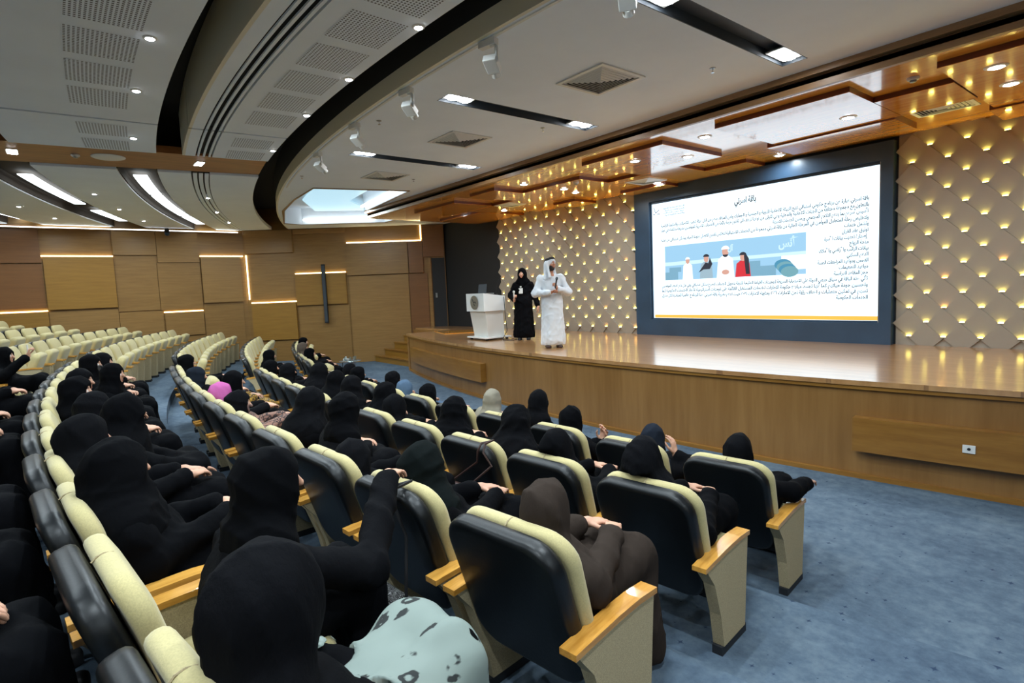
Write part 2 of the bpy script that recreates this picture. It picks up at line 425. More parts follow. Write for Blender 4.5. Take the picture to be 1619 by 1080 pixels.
# quilted diamond walls, every tile a piece with its own lamp
hw = .225
def tile_mesh():
    n = lambda z: -(.036+.12*z)
    prof = [(0, .225), (.222, .003), (.222, -.003), (.034, -.191), (-.034, -.191), (-.222, -.003), (-.222, .003)]
    vs = [(x, n(z), z) for x, z in prof]+[(x, .01, z) for x, z in prof]; k = len(prof)
    m = MB(); m.add(vs, [tuple(range(k))[::-1], tuple(range(k, 2*k))]+[(i, (i+1) % k, k+(i+1) % k, k+i) for i in range(k)])
    m.box(-.036, .036, -.046, .01, -.214, -.201)
    return m.mesh('tile', M['tile'])
TILE = tile_mesh()
lm = MB().add([(-.032, -.043, -.201), (.032, -.043, -.201), (.032, .0, -.201), (-.032, .0, -.201), (-.030, -.041, -.196), (.030, -.041, -.196), (.030, .0, -.196), (-.030, .0, -.196)],
              [(0, 3, 2, 1), (4, 5, 6, 7), (0, 1, 5, 4), (1, 2, 6, 5), (2, 3, 7, 6), (3, 0, 4, 7)])
LAMPY = lm.mesh('tile_lamp', M['tile_lamp_y']); LAMPO = lm.mesh('tile_lamp', M['tile_lamp_o'])
def quilt(x0, x1, first, sgn, label):
    base = MB().box(x0, x1, WY, WY+.04, STZ, 4.40).build('wall_quilt', M['tile'])
    struct(base, label, 'wall panel')
    ncol = int(abs(x1-x0)/.225)+1
    for c in range(ncol):
        cx = first+sgn*.225*c
        if cx < x0+.02 or cx > x1-.02: continue
        for k in range(-1, 8):
            lz = 3.95-.45*k + (.225 if c % 2 else 0) - (0.45 if False else 0)
            cz = lz+.198
            if cz > 4.46 or lz < STZ-.2: continue
            t = link(bpy.data.objects.new('tile', TILE), base); t.location = (cx, WY, cz)
            if lz < STZ+.1: continue
            o = link(bpy.data.objects.new('tile_lamp', LAMPO if rnd.random() < .16 else LAMPY), t)
    # bottom row without lamps
    return base
quilt(-13.6, -8.4, -8.50, -1, 'quilted beige diamond wall beside the speakers with small yellow lamps')
quilt(-3.22, 2.0, -3.03, 1, 'quilted beige diamond wall past the screen with small yellow lamps')

# ------------------------------------------------------------------ stage
stage = empty('stage', (-5.85, 8.5, 0)); struct(stage, 'curved wooden stage with glossy boarded deck and raised front ledges', 'stage')
def spart(m, name, mat, **k):
    o = m.build(name, M[mat], None, **k); o.parent = stage; o.matrix_parent_inverse = Matrix.Translation((5.85, -8.5, 0)); return o
TS = .313
front = [pol(6.54, -TS+2*TS*i/60) for i in range(61)]
deck = [(-14.9, front[0][1]), (-14.9, 9.5), (-16.6, 9.5), (-16.9, WY+.02), (9.0, WY+.02), (9.0, 9.5), (3.2, 9.5)]
poly = front+[(3.2, 9.5), (9.0, 9.5), (9.0, WY+.02), (-16.7, WY+.02), (-17.2, 9.55), (-14.9, 9.55)]
spart(MB().prism(poly, 1.045, STZ), 'deck', 'stage_floor')
spart(MB().arc(6.6, 6.8, -TS, TS, .0, 1.045, 60), 'front_board', 'stage_wood')
spart(MB().arc(6.555, 6.6, -TS, TS, .0, .05, 60), 'floor_trim', 'stage_ledge')
spart(MB().arc(6.56, 6.6, -TS, TS, 1.0, 1.045, 60), 'nosing', 'stage_ledge')
for t0, t1, z0, z1 in ((-.287, -.1213, .37, .76), (.1162, TS, .33, .70)):
    l = spart(MB().arc(6.47, 6.6, t0, t1, z0, z1, 30), 'ledge', 'stage_ledge')
spart(MB().box(-14.95, -14.85, 8.0, 9.55, 0, 1.045), 'side_board', 'stage_wood')
spart(MB().box(-17.3, -14.9, 9.52, 9.6, .9, 1.045), 'side_board', 'stage_wood')
st = empty('stage_stairs', (-16.5, 8.6, 0)); struct(st, 'wooden stairs climbing from the carpet to the stage', 'stairs')
for i in range(4):
    y0 = 8.40+.28*i; z = .215*(i+1)
    xw = onw(0)[0]+(y0-4.6)/.826*.564+.12
    o = MB().prism([(xw, y0), (-14.95, y0), (-14.95, 9.52), (max(xw, -17.3), 9.52)], 0 if i == 0 else z-.215, z-.035).build('riser', M['wall_wood_y'], st)
    o.location = (16.5, -8.6, 0)
    o = MB().prism([(xw, y0-.03), (-14.95, y0-.03), (-14.95, y0+.34), (xw+.2, y0+.34)], z-.035, z).build('tread', M['stage_ledge'], st)
    o.location = (16.5, -8.6, 0)
o = MB().prism([(-14.6, 8.75), (-13.7, 9.9), (-12.7, 9.7), (-13.4, 8.35)], STZ, STZ+.02).build('floor_board', M['canopy'])
tag(o, 'orange wooden board lying flat on the stage corner', 'board')

# socket on the ledge
th = math.asin((-1.44-CX)/29.5); px, py = pol(6.47, th)
so = empty('floor_socket', (px, py, .47), th); tag(so, 'small white socket plate on the stage front ledge', 'socket')
MB().box(-.05, .05, -.012, 0, 0, .08).build('plate', M['white_plastic'], so, bevel=.003)
o = MB().lathe([(.0, 0), (.014, 0), (.014, .006), (0, .006)], n=12).build('socket_hole', M['black'], so); o.rotation_euler = (PI/2, 0, 0); o.location = (0, -.0125, .042)

# ------------------------------------------------------------------ ceiling
ceil = struct(MB().arc(-8.6, 3.35, -.48, .48, 5.30, 5.36, 40).build('ceiling', M['void']), 'layered white ceiling of curved panels with dark gaps and slots', 'ceiling')
def cpart(m, name, mat, par=None, smooth=False): return m.build(name, M[mat], par or ceil, smooth)
# flat front ceiling with recesses
edge = [pol(3.30, -.46+.92*i/60) for i in range(61)]
slab = MB().prism(edge+[(9.0, 6.95), (9.0, 10.9), (-17.2, 10.9), (-17.2, 6.95)][:2][:1]+[(9.0, 7.2), (-21, 7.2)], CEIL, CEIL+.12)
slab = MB().prism(edge+[(9.0, 7.2), (-14.9, 7.2), (-14.9, 10.7), (-17.4, 10.7)], CEIL, CEIL+.12)
fc = cpart(slab, 'ceiling_board', 'paint')
CH = [(-9.0, 4.0, 6.56), (-5.95, 3.86, 6.48), (-3.0, 3.9, 6.55)]
SKY = [(-12.2, 4.52), (-11.65, 6.5), (-15.0, 6.95), (-15.6, 8.5), (-16.9, 8.5), (-18.25, 6.3), (-18.1, 5.72), (-15.6, 4.95), (-13.8, 4.64)]
cuts = [MB().box(x-.14, x+.14, y0, y1, CEIL-.1, CEIL+.3) for x, y0, y1 in CH]+[MB().prism(SKY, CEIL-.1, CEIL+.3)]
for c in cuts:
    co = c.build('cutter', None); md = fc.modifiers.new('b', 'BOOLEAN'); md.operation = 'DIFFERENCE'; md.object = co; md.solver = 'EXACT'
    bpy.context.view_layer.update(); dg = bpy.context.evaluated_depsgraph_get()
    me = bpy.data.meshes.new_from_object(fc.evaluated_get(dg)); fc.modifiers.clear(); fc.data = me
    bpy.data.objects.remove(co)
cpart(MB().arc(3.26, 3.30, -.46, .46, CEIL, CEIL+.20, 60), 'fascia', 'taupe')
cpart(MB().arc(3.26, 3.30, -.46, .46, CEIL+.20, 5.3, 60), 'gap_lining', 'void')
cpart(MB().arc(3.33, 3.36, -.2, .2, CEIL-.012, CEIL, 40), 'track', 'white_plastic')
T = .08
near = [(-.131, -.0848), (-.0832, .0832), (.0848, .131)]
for t0, t1 in near:
    n = 20
    cpart(MB().arc(1.90, 2.74, t0, t1, CEIL, CEIL+T, n), 'ceiling_panel', 'paint')
    cpart(MB().arc(1.52, 1.66, t0, t1, CEIL, CEIL+T, n), 'ceiling_panel', 'paint')
    for r in (1.685, 1.765, 1.845): cpart(MB().arc(r, r+.03, t0, t1, CEIL, CEIL+.02, n), 'slot_bar', 'paint')
    cpart(MB().arc(1.64, 1.92, t0, t1, CEIL+.05, CEIL+.07, n), 'slot_lining', 'void')
    cpart(MB().arc(1.48, 1.52, t0, t1, CEIL, CEIL+.62, n), 'fascia', 'taupe')
    cpart(MB().arc(-.62, 1.13, t0, t1, CEIL, CEIL+T, n), 'ceiling_panel', 'paint')
    cpart(MB().arc(-2.9, -1.1, t0, t1, CEIL, CEIL+T, n), 'ceiling_panel', 'paint')
    cpart(MB().arc(-8.2, -3.3, t0, t1, CEIL, CEIL+T, n), 'ceiling_panel', 'paint')
for sg in (-1, 1):
    a, c = (-.47, -.172) if sg < 0 else (.172, .47)
    for r0, r1 in ((1.92, 2.74), (1.10, 1.62), (-.66, .50), (-2.9, -1.42), (-8.2, -3.6)):
        cpart(MB().arc(r0, r1, a, c, CEIL, CEIL+.1, 40), 'ceiling_panel', 'paint')
    for r in (1.645, 1.74, 1.835): cpart(MB().arc(r, r+.068, a, c, CEIL, CEIL+.02, 40), 'slot_bar', 'paint')
    cpart(MB().arc(1.6, 1.94, a, c, CEIL+.05, CEIL+.07, 40), 'slot_lining', 'void')
    for r0, r1 in ((.50, 1.10), (-1.42, -.66), (-3.6, -2.9)): 
        cpart(MB().arc(r0-.2, r1+.2, a, c, CEIL+.22, CEIL+.26, 40), 'band_lining', 'band'); cpart(MB().arc(r0, r0+.02, a, c, CEIL+.03, CEIL+.23, 40), 'band_lining', 'band'); cpart(MB().arc(r1-.02, r1, a, c, CEIL+.03, CEIL+.23, 40), 'band_lining', 'band')
    a, c = (-.170, -.133) if sg < 0 else (.133, .170)
    bm_ = cpart(MB().arc(-8.2, 2.74, a, c, CEIL+.03, CEIL+.14, 8), 'beam', 'beam_wood')
    # lit panels in the recessed bands
    for r0, r1, segs in ((.63, .86, ((.206, .266), (.271, .366), (.372, .42))), (-1.2, -.98, ((.2165, .31), (.339, .395))), (-3.36, -3.14, ((.2, .29), (.3, .39)))):
        for t0, t1 in segs:
            o = MB().arc(r0, r1, *sorted((sg*t0, sg*t1)), CEIL+.14, CEIL+.16, 12).build('ceiling_light', M['lamp_panel'])
            bn = 'first' if r0 > 0 else 'second' if r0 > -2 else 'third'
            tag(o, 'long curved lit panel in the %s dark ceiling band from the stage' % bn, 'ceiling light', 'lit panels of the %s dark ceiling band' % bn)
def perf(r0, r1, t0, t1):
    vs = []; fs = []; uv = []; n = 6
    for i in range(n+1):
        t = t0+(t1-t0)*i/n
        for j, r in enumerate((r0, r1)):
            x, y = pol(r, t); vs.append((x, y, CEIL-.003)); uv.append((j, i/n))
    m = MB(); m.add(vs, [(2*i, 2*i+1, 2*i+3, 2*i+2) for i in range(n)])
    me = bpy.data.meshes.new('perforated_board'); me.from_pydata(m.v, [], m.f); lay = me.uv_layers.new(name='UVMap')
    for p in me.polygons:
        for li in p.loop_indices: lay.data[li].uv = uv[me.loops[li].vertex_index]
    me.materials.append(M['perforated']); link(bpy.data.objects.new('perforated_board', me), ceil)
for k in range(-2, 5):
    t1 = .039-.0225*k
    for r0, r1 in ((2.08, 2.62), (.245, .80)):
        perf(r0, r1, t1-.0175, t1)
for t1 in (-.0905, -.1135):
    for r0, r1 in ((2.08, 2.62), (.245, .80)): perf(r0, r1, t1-.016, t1)

# canopy over the stage
canopy = empty('stage_canopy', (-5.85, 8.7, 4.4)); struct(canopy, 'glossy wooden canopy of stepped plates above the stage', 'canopy')
def kpart(m, name, mat):
    o = m.build(name, M[mat], canopy); o.location = (5.85, -8.7, -4.4); return o
kpart(MB().box(-14.9, 3.2, 6.98, WY+.02, 4.40, 4.52), 'base_plate', 'canopy')
kpart(MB().box(-14.9, 3.2, 6.92, 6.98, 4.385, 4.45), 'front_edge', 'fascia')
kpart(MB().box(-14.9, 3.2, 6.98, 7.02, 4.45, 4.53), 'edge_groove', 'fascia_shade')
kpart(MB().box(-14.9, 3.2, 6.90, 6.98, 4.53, 4.61), 'front_edge', 'fascia')
def plate(x0, x1, y0, y1, z0=4.335, z1=4.40):
    kpart(MB().box(x0, x1, y0, y1, z0+.006, z1), 'plate_edge', 'canopy_edge')
    kpart(MB().box(x0, x1, y0, y1, z0, z0+.006), 'plate', 'canopy')
for pl in [(-7.0, -5.32, 7.33, 8.97), (-4.42, -2.72, 7.28, 8.99), (-2.71, -1.92, 8.0, 8.99), (-1.9, .3, 7.3, 9.7), (-4.55, -2.8, 9.0, 9.9, 4.31), (-1.95, 1.4, 9.72, 10.5, 4.31),
           (-10.46, -9.56, 7.36, 10.5), (-9.55, -7.85, 8.15, 10.5), (-7.84, -6.18, 8.98, 10.5), (-6.17, -5.35, 9.82, 10.5), (-10.32, -9.58, 9.76, 10.5, 4.27, 4.335),
           (-8.4, -7.2, 10.0, 10.5, 4.27, 4.335), (-13.2, -11.3, 7.5, 8.6), (-12.3, -10.47, 8.62, 9.6), (-14.4, -12.32, 9.0, 10.5), (-11.6, -10.47, 9.62, 10.5)]:
    plate(*pl)
# ------------------------------------------------------------------ ceiling fixtures
def light(kind, loc, energy, size=.1, color=(.80, .93, 1), parent=None, spread=None, rot=(0, 0, 0)):
    l = bpy.data.lights.new('lamp_light', 'AREA'); l.shape = 'DISK'; l.size = size; l.energy = energy; l.color = color
    if spread: l.spread = math.radians(spread)
    o = bpy.data.objects.new('lamp_light', l); o.location = loc; o.rotation_euler = rot
    return link(o, parent)
DL = {}
def downlight(x, y, z, label, group, energy, r=.038, cat='downlight', square=False, spread=165):
    key = (r, square)
    if key not in DL:
        if square:
            DL[key] = (MB().box(-.16, .16, -.07, .07, -.012, 0).mesh('trim_ring', M['white_plastic']),
                       MB().box(-.14, .14, -.055, .055, -.016, -.011).mesh('lens', M['lamp']))
        else:
            DL[key] = (MB().lathe([(r, -.012), (r*1.45, -.006), (r*1.5, 0), (r, 0)], n=20, ring=True).mesh('trim_ring', M['white_plastic'], True),
                       MB().lathe([(0, -.022), (r*.7, -.018), (r, -.010), (r, -.004), (0, -.004)], n=20).mesh('lens', M['lamp']))
    e = empty('downlight', (x, y, z)); tag(e, label, cat, group)
    link(bpy.data.objects.new('trim_ring', DL[key][0]), e); link(bpy.data.objects.new('lens', DL[key][1]), e)
    light('A', (0, 0, -.03), energy, r*1.6, parent=e, spread=spread)
for rho, ths, lab in ((2.69, (.107, .083, .04, -.004, -.047, -.107), 'small round downlight in the curved ceiling panel along the front dark gap'),
                      (.86, (.107, .083, .04, -.004, -.047, -.107), 'small round downlight in the second curved ceiling panel from the stage'),
                      (-2.0, (.107, .04, -.004, -.047, -.107), 'small round downlight in the third curved ceiling panel from the stage')):
    for t in ths: downlight(*pol(rho, t), CEIL, lab, lab.replace('small round downlight in', 'downlights of'), L_DOWN)
for rho, ths in ((1.82, (.249, .314, .376)), (-.25, (.245, .303, .363)), (-2.1, (.296, .348)), (-4.4, (.25, .33))):
    for sg in (-1, 1):
        for t in ths: downlight(*pol(rho, sg*t), CEIL, 'small round downlight in the ceiling panels beyond the wooden beam', 'downlights beyond the wooden beams', L_DOWN)
for sg in (-1, 1):
    for rho in (1.74, -.71, -3.2):
        downlight(*pol(rho, sg*.150), CEIL+.03, 'broad white downlight set in the wooden ceiling beam', 'lamps in the wooden ceiling beams', L_DOWN*2, .09, square=True)
for x, y, z in [(-1.52, 7.8, 4.335), (-1.55, 8.65, 4.335), (-3.15, 8.4, 4.335), (-4.87, 7.75, 4.40), (-5.6, 8.4, 4.335), (-6.26, 7.85, 4.335), (-7.37, 9.95, 4.335), (-4.89, 10.1, 4.40),
                (-9.0, 7.7, 4.40), (-8.75, 8.6, 4.335), (-8.95, 9.15, 4.335), (-11.76, 9.35, 4.335), (-13.4, 8.75, 4.40), (.6, 8.3, 4.40), (2.2, 9.3, 4.40)]:
    downlight(x, y, z, 'round downlight in the glossy wooden stage canopy', 'downlights of the stage canopy', L_CANOPY, .07)
# round speaker and detector on the beam
x, y = pol(.47, -.149)
o = MB().lathe([(0, -.02), (.20, -.02), (.23, -.008), (.23, 0), (0, 0)], n=32).build('ceiling_speaker', M['white_plastic'], smooth=True); o.location = (x, y, CEIL+.03)
tag(o, 'round white speaker grille in the wooden ceiling beam', 'speaker')
def detector(x, y, z, label):
    e = empty('smoke_detector', (x, y, z)); tag(e, label, 'smoke detector')
    MB().lathe([(0, -.03), (.05, -.03), (.06, -.015), (.06, 0), (0, 0)], n=20).build('base', M['white_plastic'], e, True)
    MB().lathe([(0, -.055), (.03, -.05), (.035, -.03), (0, -.03)], n=16).build('sensor_cap', M['grey_metal'], e, True)
detector(*pol(.05, -.149), CEIL+.03, 'white smoke detector beside the round ceiling speaker')
detector(-2.2, 7.62, 4.40, 'smoke detector on the stage canopy above the diamond wall')
detector(-8.1, 8.3, 4.335, 'smoke detector on the stage canopy near the speakers on stage')
for x, y in ((-7.18, 3.62), (-6.3, 5.8), (-11.1, 3.9), (-10.43, 5.95), (-3.6, 5.9)):
    e = empty('sprinkler', (x, y, CEIL)); tag(e, 'small metal sprinkler head on the flat white ceiling', 'sprinkler', 'sprinklers on the flat ceiling')
    MB().lathe([(0, -.006), (.03, -.006), (.035, 0), (0, 0)], n=14).build('escutcheon', M['grey_metal'], e)
    MB().lathe([(0, -.05), (.018, -.05), (.018, -.046), (.006, -.044), (.006, -.006), (0, -.006)], n=10).build('nozzle', M['silver'], e)
# square air diffusers
def vent(x, y, z, label, s=.36, sy=None):
    sy = sy or s
    e = empty('air_vent', (x, y, z)); tag(e, label, 'air vent')
    m = MB(); w_ = .045
    m.box(-s, s, -sy, -sy+w_, -.015, 0).box(-s, s, sy-w_, sy, -.015, 0).box(-s, -s+w_, -sy+w_, sy-w_, -.015, 0).box(s-w_, s, -sy+w_, sy-w_, -.015, 0)
    m.build('frame', M['white_plastic'], e)
    MB().box(-s+w_, s-w_, -sy+w_, sy-w_, -.002, 0).build('duct', M['black'], e)
    k = 7
    for i in range(k):
        a = s-w_-.012-(s-w_)*i/k; c = sy-w_-.012-(sy-w_)*i/k; q = .018; zz = -.004-.003*i
        if min(a, c) < .02: continue
        v = []
        for (aa, cc, h) in ((a, c, zz), (a-q, c-q, zz-.012), (a-q-.006, c-q-.006, zz-.012), (a-.006, c-.006, zz)):
            v += [(-aa, -cc, h), (aa, -cc, h), (aa, cc, h), (-aa, cc, h)]
        f = []
        for r in range(4):
            r2 = (r+1) % 4
            for j in range(4): j2 = (j+1) % 4; f.append((r*4+j, r*4+j2, r2*4+j2, r2*4+j))
        MB().add(v, f).build('louver', M['white_plastic'], e)
vent(-4.52, 5.08, CEIL, 'square white air vent between two dark light channels by the screen')
vent(-7.43, 5.09, CEIL, 'square white air vent between the middle and far light channels')
vent(-10.4, 5.3, CEIL, 'square white air vent beside the glowing blue ceiling recess')
vent(-7.35, 9.55, 4.335, 'square air vent in the wooden canopy at the screen corner', .3)
vent(-2.35, 9.33, 4.40, 'rectangular air vent in the wooden canopy above the diamond wall', .34, .26)
vent(-10.95, 8.9, 4.335, 'pale air vent in the wooden canopy over the lectern end', .28)
# light channels
for x, y0, y1 in CH:
    lab = {-9.0: 'dark recessed light channel by the blue ceiling recess', -5.95: 'dark recessed light channel in the middle of the flat ceiling', -3.0: 'dark recessed light channel toward the camera aisle'}[x]
    e = empty('light_channel', (x, (y0+y1)/2, CEIL)); tag(e, lab, 'ceiling light'); h = (y1-y0)/2
    m = MB().box(-.14, .14, -h, h, .10, .11).box(-.14, -.13, -h, h, 0, .10).box(.13, .14, -h, h, 0, .10).box(-.13, .13, -h, -h+.01, 0, .10).box(-.13, .13, h-.01, h, 0, .10)
    m.build('channel_lining', M['charcoal'], e)
    for yy in (-h+.24, h-.24):
        q = MB().box(-.11, .11, -.20, .20, .03, .045).build('lamp_plate', M['white_plastic'], e); q.location = (0, yy, 0)
        for dy in (-.09, .09):
            p = MB().lathe([(0, .012), (.075, .012), (.082, .03), (0, .03)], n=20).build('lamp_lens', M['lamp'], q); p.location = (0, dy, 0)
        light('A', (0, yy, -.01), L_SPOT2, .15, parent=e, spread=140)
# glowing recess
e = empty('ceiling_recess', (-15, 6.5, CEIL)); tag(e, 'glowing pale blue ceiling recess with white cove lights', 'ceiling light')
def epart(m, name, mat): o = m.build(name, M[mat], e); o.location = (15, -6.5, 0); o.location.z = -CEIL; return o
n = len(SKY); cxy = Vector((sum(p[0] for p in SKY)/n, sum(p[1] for p in SKY)/n))
def ring(a, c, z0, z1):
    vs = []; fs = []
    P = [Vector(p) for p in SKY]
    for k, z in ((a, z0), (c, z0), (c, z1), (a, z1)):
        for p in P:
            q = p+(cxy-p).normalized()*k; vs.append((q.x, q.y, z))
    for r in range(4):
        for i in range(n): fs.append((r*n+i, r*n+(i+1) % n, ((r+1) % 4)*n+(i+1) % n, ((r+1) % 4)*n+i))
    return MB().add(vs, fs)
epart(ring(-.06, 0, CEIL-.015, CEIL+.02), 'wood_rim', 'wall_wood'); epart(ring(-.02, .02, CEIL, CEIL+.5), 'recess_wall', 'paint')
epart(MB().prism(SKY, CEIL+.5, CEIL+.52), 'recess_top', 'paint')
epart(MB().prism([(-12.9, 4.95), (-12.6, 6.25), (-15.2, 6.6), (-16.6, 7.9), (-17.3, 6.4), (-15.6, 5.45)], CEIL+.30, CEIL+.34), 'blue_panel', 'sky_panel')
for a, c in (((-11.9, 6.42), (-14.9, 6.82)), ((-15.5, 8.4), (-16.8, 8.4)), ((-16.95, 8.2), (-18.1, 6.3)), ((-12.2, 4.72), (-11.85, 6.2))):
    epart(MB().tube([(a[0], a[1], CEIL+.12), (c[0], c[1], CEIL+.12)], .035, 6), 'cove_light', 'sky_strip')
light('A', (0, 0, -.02), L_SKY*18, 1.2, (.8, .95, 1), e)
# track spotlights along the curved front edge
for i, t in enumerate((.092, .045, -.002, -.049, -.103)):
    x, y = pol(3.345, t); s = empty('track_spotlight', (x, y, CEIL-.012), t+.2)
    tag(s, 'white track spotlight under the curved ceiling edge', 'spotlight', 'spotlights on the curved track')
    MB().box(-.10, .10, -.035, .035, -.06, 0).build('track_adapter', M['white_plastic'], s, bevel=.006)
    MB().tube([(.03, 0, -.05), (.085, 0, -.06), (.095, 0, -.09), (.095, 0, -.20), (.06, 0, -.215)], .02, 8).build('arm', M['white_plastic'], s, True)
    h = MB().box(-.065, .065, -.08, .08, -.04, .04).build('head', M['white_plastic'], s, bevel=.008); h.location = (.02, .02, -.215); h.rotation_euler = (-.55, 0, .3)
    c = MB().tube([(0, .08, 0), (0, .13, 0)], .045, 16).build('lens_hood', M['white_plastic'], h, True)
# black items on the oak wall
p = onw(3.14, .16)
la = empty('column_speaker', (p[0], p[1], 1.4), math.atan2(WD.y, WD.x)); tag(la, 'tall thin black column speaker on the oak wall', 'speaker')
MB().box(-.06, .06, -.05, .06, 0, 1.98).build('cabinet', M['black'], la, bevel=.01)
for z in (.35, .95, 1.45): MB().box(-.03, .03, .05, .16, z, z+.12).build('wall_bracket', M['charcoal'], la)
MB().box(-.05, .05, -.056, -.05, .05, 1.93).build('grille', M['charcoal'], la)
pc = empty('ceiling_camera', (WX+.25, 2.85, 4.44)); tag(pc, 'small black dome camera at the top of the oak wall', 'camera')
MB().lathe([(0, 0), (.07, 0), (.07, .06), (.05, .14), (0, .14)], n=16).build('body', M['black'], pc, True)
MB().lathe([(0, -.09), (.05, -.075), (.075, -.03), (.07, 0), (0, 0)], n=16).build('dome', M['frame'], pc, True)

# ------------------------------------------------------------------ screen
sx0, sx1, sz0, sz1 = -7.932, -3.455, 1.483, 3.998
scr = empty('led_screen', (-5.81, WY, STZ)); tag(scr, 'large lit presentation screen in a dark surround', 'screen')
def rpart(m, name, mat, bevel=0.0):
    o = m.build(name, mat, scr, bevel=bevel); o.location = (5.81, -WY, -STZ); return o
FY = WY-.14
for bx in ((-8.37, sx0-.03, STZ, 4.335), (sx1+.03, -3.25, STZ, 4.335), (sx0-.03, sx1+.03, STZ, sz0-.03), (sx0-.03, sx1+.03, sz1+.05, 4.335)):
    rpart(MB().box(bx[0], bx[1], FY, WY+.02, bx[2], bx[3]), 'surround', M['frame'])
for bx in ((sx0-.03, sx0, sz0-.03, sz1+.05), (sx1, sx1+.03, sz0-.03, sz1+.05), (sx0, sx1, sz0-.03, sz0), (sx0, sx1, sz1, sz1+.05)):
    rpart(MB().box(bx[0], bx[1], FY+.05, WY+.02, bx[2], bx[3]), 'bezel', M['grey_metal'] if bx[0] == sx1 else M['frame'])
PY = FY+.075
slide = rpart(MB().box(sx0, sx1, PY, WY, sz0, sz1), 'slide', emit('lit white slide', (.70, .88, 1, 1), L_SCREEN)); tag(slide, 'bright white slide with Arabic text')
EM = {}
def ecol(name, r, g, b, k=1.0):
    if name not in EM: EM[name] = emit('slide '+name, srgb(r, g, b), 1.05*k)
    return EM[name]
lay = [0]
def flat(pts, name, mat, par=slide):
    lay[0] += 1; y = PY-.001-.00008*lay[0]
    m = MB(); m.add([(x, y, z) for x, z in pts], [tuple(range(len(pts)))])
    me = bpy.data.meshes.new(name); me.from_pydata(m.v, [], m.f); me.materials.append(mat)
    return link(bpy.data.objects.new(name, me), par)
def rect(x0, x1, z0, z1): return [(x0, z0), (x1, z0), (x1, z1), (x0, z1)]
def ell2(cx, cz, rx, rz, n=18, a0=0, a1=2*PI): return [(cx+rx*math.cos(a0+(a1-a0)*k/n), cz+rz*math.sin(a0+(a1-a0)*k/n)) for k in range(n if a1-a0 > 6 else n+1)]
flat(rect(sx0+.03, sx1, sz0+.005, sz0+.075), 'yellow_bar', ecol('amber', 250, 186, 74))
# picture on the slide
bl = ecol('sky blue', 150, 196, 226); flat(rect(-7.61, -4.608, 2.31, 3.05), 'picture', bl)
flat([(-7.61, 2.70), (-4.608, 2.72), (-4.608, 2.66), (-7.61, 2.62)], 'shelf_band', ecol('pale cyan', 200, 232, 244))
flat(rect(-5.05, -4.608, 2.40, 2.66), 'window_patch', ecol('white', 240, 248, 252, 1.1))
for x0, x1, z0, z1 in ((-7.61, -7.28, 2.31, 2.48), (-7.5, -7.2, 2.48, 2.58), (-5.75, -5.45, 2.31, 2.60), (-5.5, -5.15, 2.31, 2.5)):
    flat(rect(x0, x1, z0, z1), 'sofa', ecol('sofa', 118, 164, 188))
for k in range(4): flat(ell2(-5.02+.04*k, 2.5-.045*k, .16, .1), 'plant', ecol('plant%d' % (k % 2), 70+40*(k % 2), 140+20*(k % 2), 172))
wh = ecol('robe', 236, 244, 248, 1.1); sk = ecol('skin', 206, 156, 140); dk = ecol('dark', 40, 44, 56)
def fig(cx, top, s, robe, hair, scarf=None):
    flat([(cx-.17*s, 2.312), (cx+.17*s, 2.312), (cx+.14*s, top-.22*s), (cx+.06*s, top-.16*s), (cx-.06*s, top-.16*s), (cx-.14*s, top-.22*s)], 'robe', robe)
    flat(ell2(cx, top-.09*s, .062*s, .085*s), 'face', sk)
    flat(ell2(cx, top-.05*s, .078*s, .062*s, 14, 0, PI), 'headwear', hair)
fig(-7.04, 2.77, .75, wh, wh)
fig(-6.60, 2.80, .9, ecol('print', 150, 176, 190), dk); flat([(-6.78, 2.44), (-6.62, 2.64), (-6.55, 2.62), (-6.52, 2.74), (-6.46, 2.6), (-6.52, 2.5), (-6.66, 2.5)], 'scarf', dk)
fig(-6.17, 2.93, 1.15, wh, wh); flat(ell2(-6.17, 2.77, .06, .05, 12, PI, 2*PI), 'beard', dk); flat(ell2(-6.17, 2.42, .08, .05), 'hands', sk)
fig(-5.80, 2.78, .95, ecol('red', 206, 44, 56), dk); flat([(-5.74, 2.36), (-5.66, 2.36), (-5.68, 2.66), (-5.74, 2.76), (-5.78, 2.72)], 'hair', dk)
# Arabic lettering (shaped by hand: Blender sets no joins)
FORMS = {0x621: 'FE80', 0x622: 'FE81 FE82', 0x623: 'FE83 FE84', 0x624: 'FE85 FE86', 0x625: 'FE87 FE88', 0x626: 'FE89 FE8A FE8B FE8C', 0x627: 'FE8D FE8E', 0x629: 'FE93 FE94', 0x649: 'FEEF FEF0',
         0x62F: 'FEA9 FEAA', 0x630: 'FEAB FEAC', 0x631: 'FEAD FEAE', 0x632: 'FEAF FEB0', 0x648: 'FEED FEEE'}
k = 0xFE8F
for c in (0x628, 0x62A, 0x62B, 0x62C, 0x62D, 0x62E, 0x633, 0x634, 0x635, 0x636, 0x637, 0x638, 0x639, 0x63A, 0x641, 0x642, 0x643, 0x644, 0x645, 0x646, 0x647, 0x64A):
    base = {0x628: 0xFE8F, 0x62A: 0xFE95, 0x62B: 0xFE99, 0x62C: 0xFE9D, 0x62D: 0xFEA1, 0x62E: 0xFEA5, 0x633: 0xFEB1, 0x634: 0xFEB5, 0x635: 0xFEB9, 0x636: 0xFEBD, 0x637: 0xFEC1, 0x638: 0xFEC5, 0x639: 0xFEC9, 0x63A: 0xFECD,
            0x641: 0xFED1, 0x642: 0xFED5, 0x643: 0xFED9, 0x644: 0xFEDD, 0x645: 0xFEE1, 0x646: 0xFEE5, 0x647: 0xFEE9, 0x64A: 0xFEF1}[c]
    FORMS[c] = ' '.join('%X' % (base+i) for i in range(4))
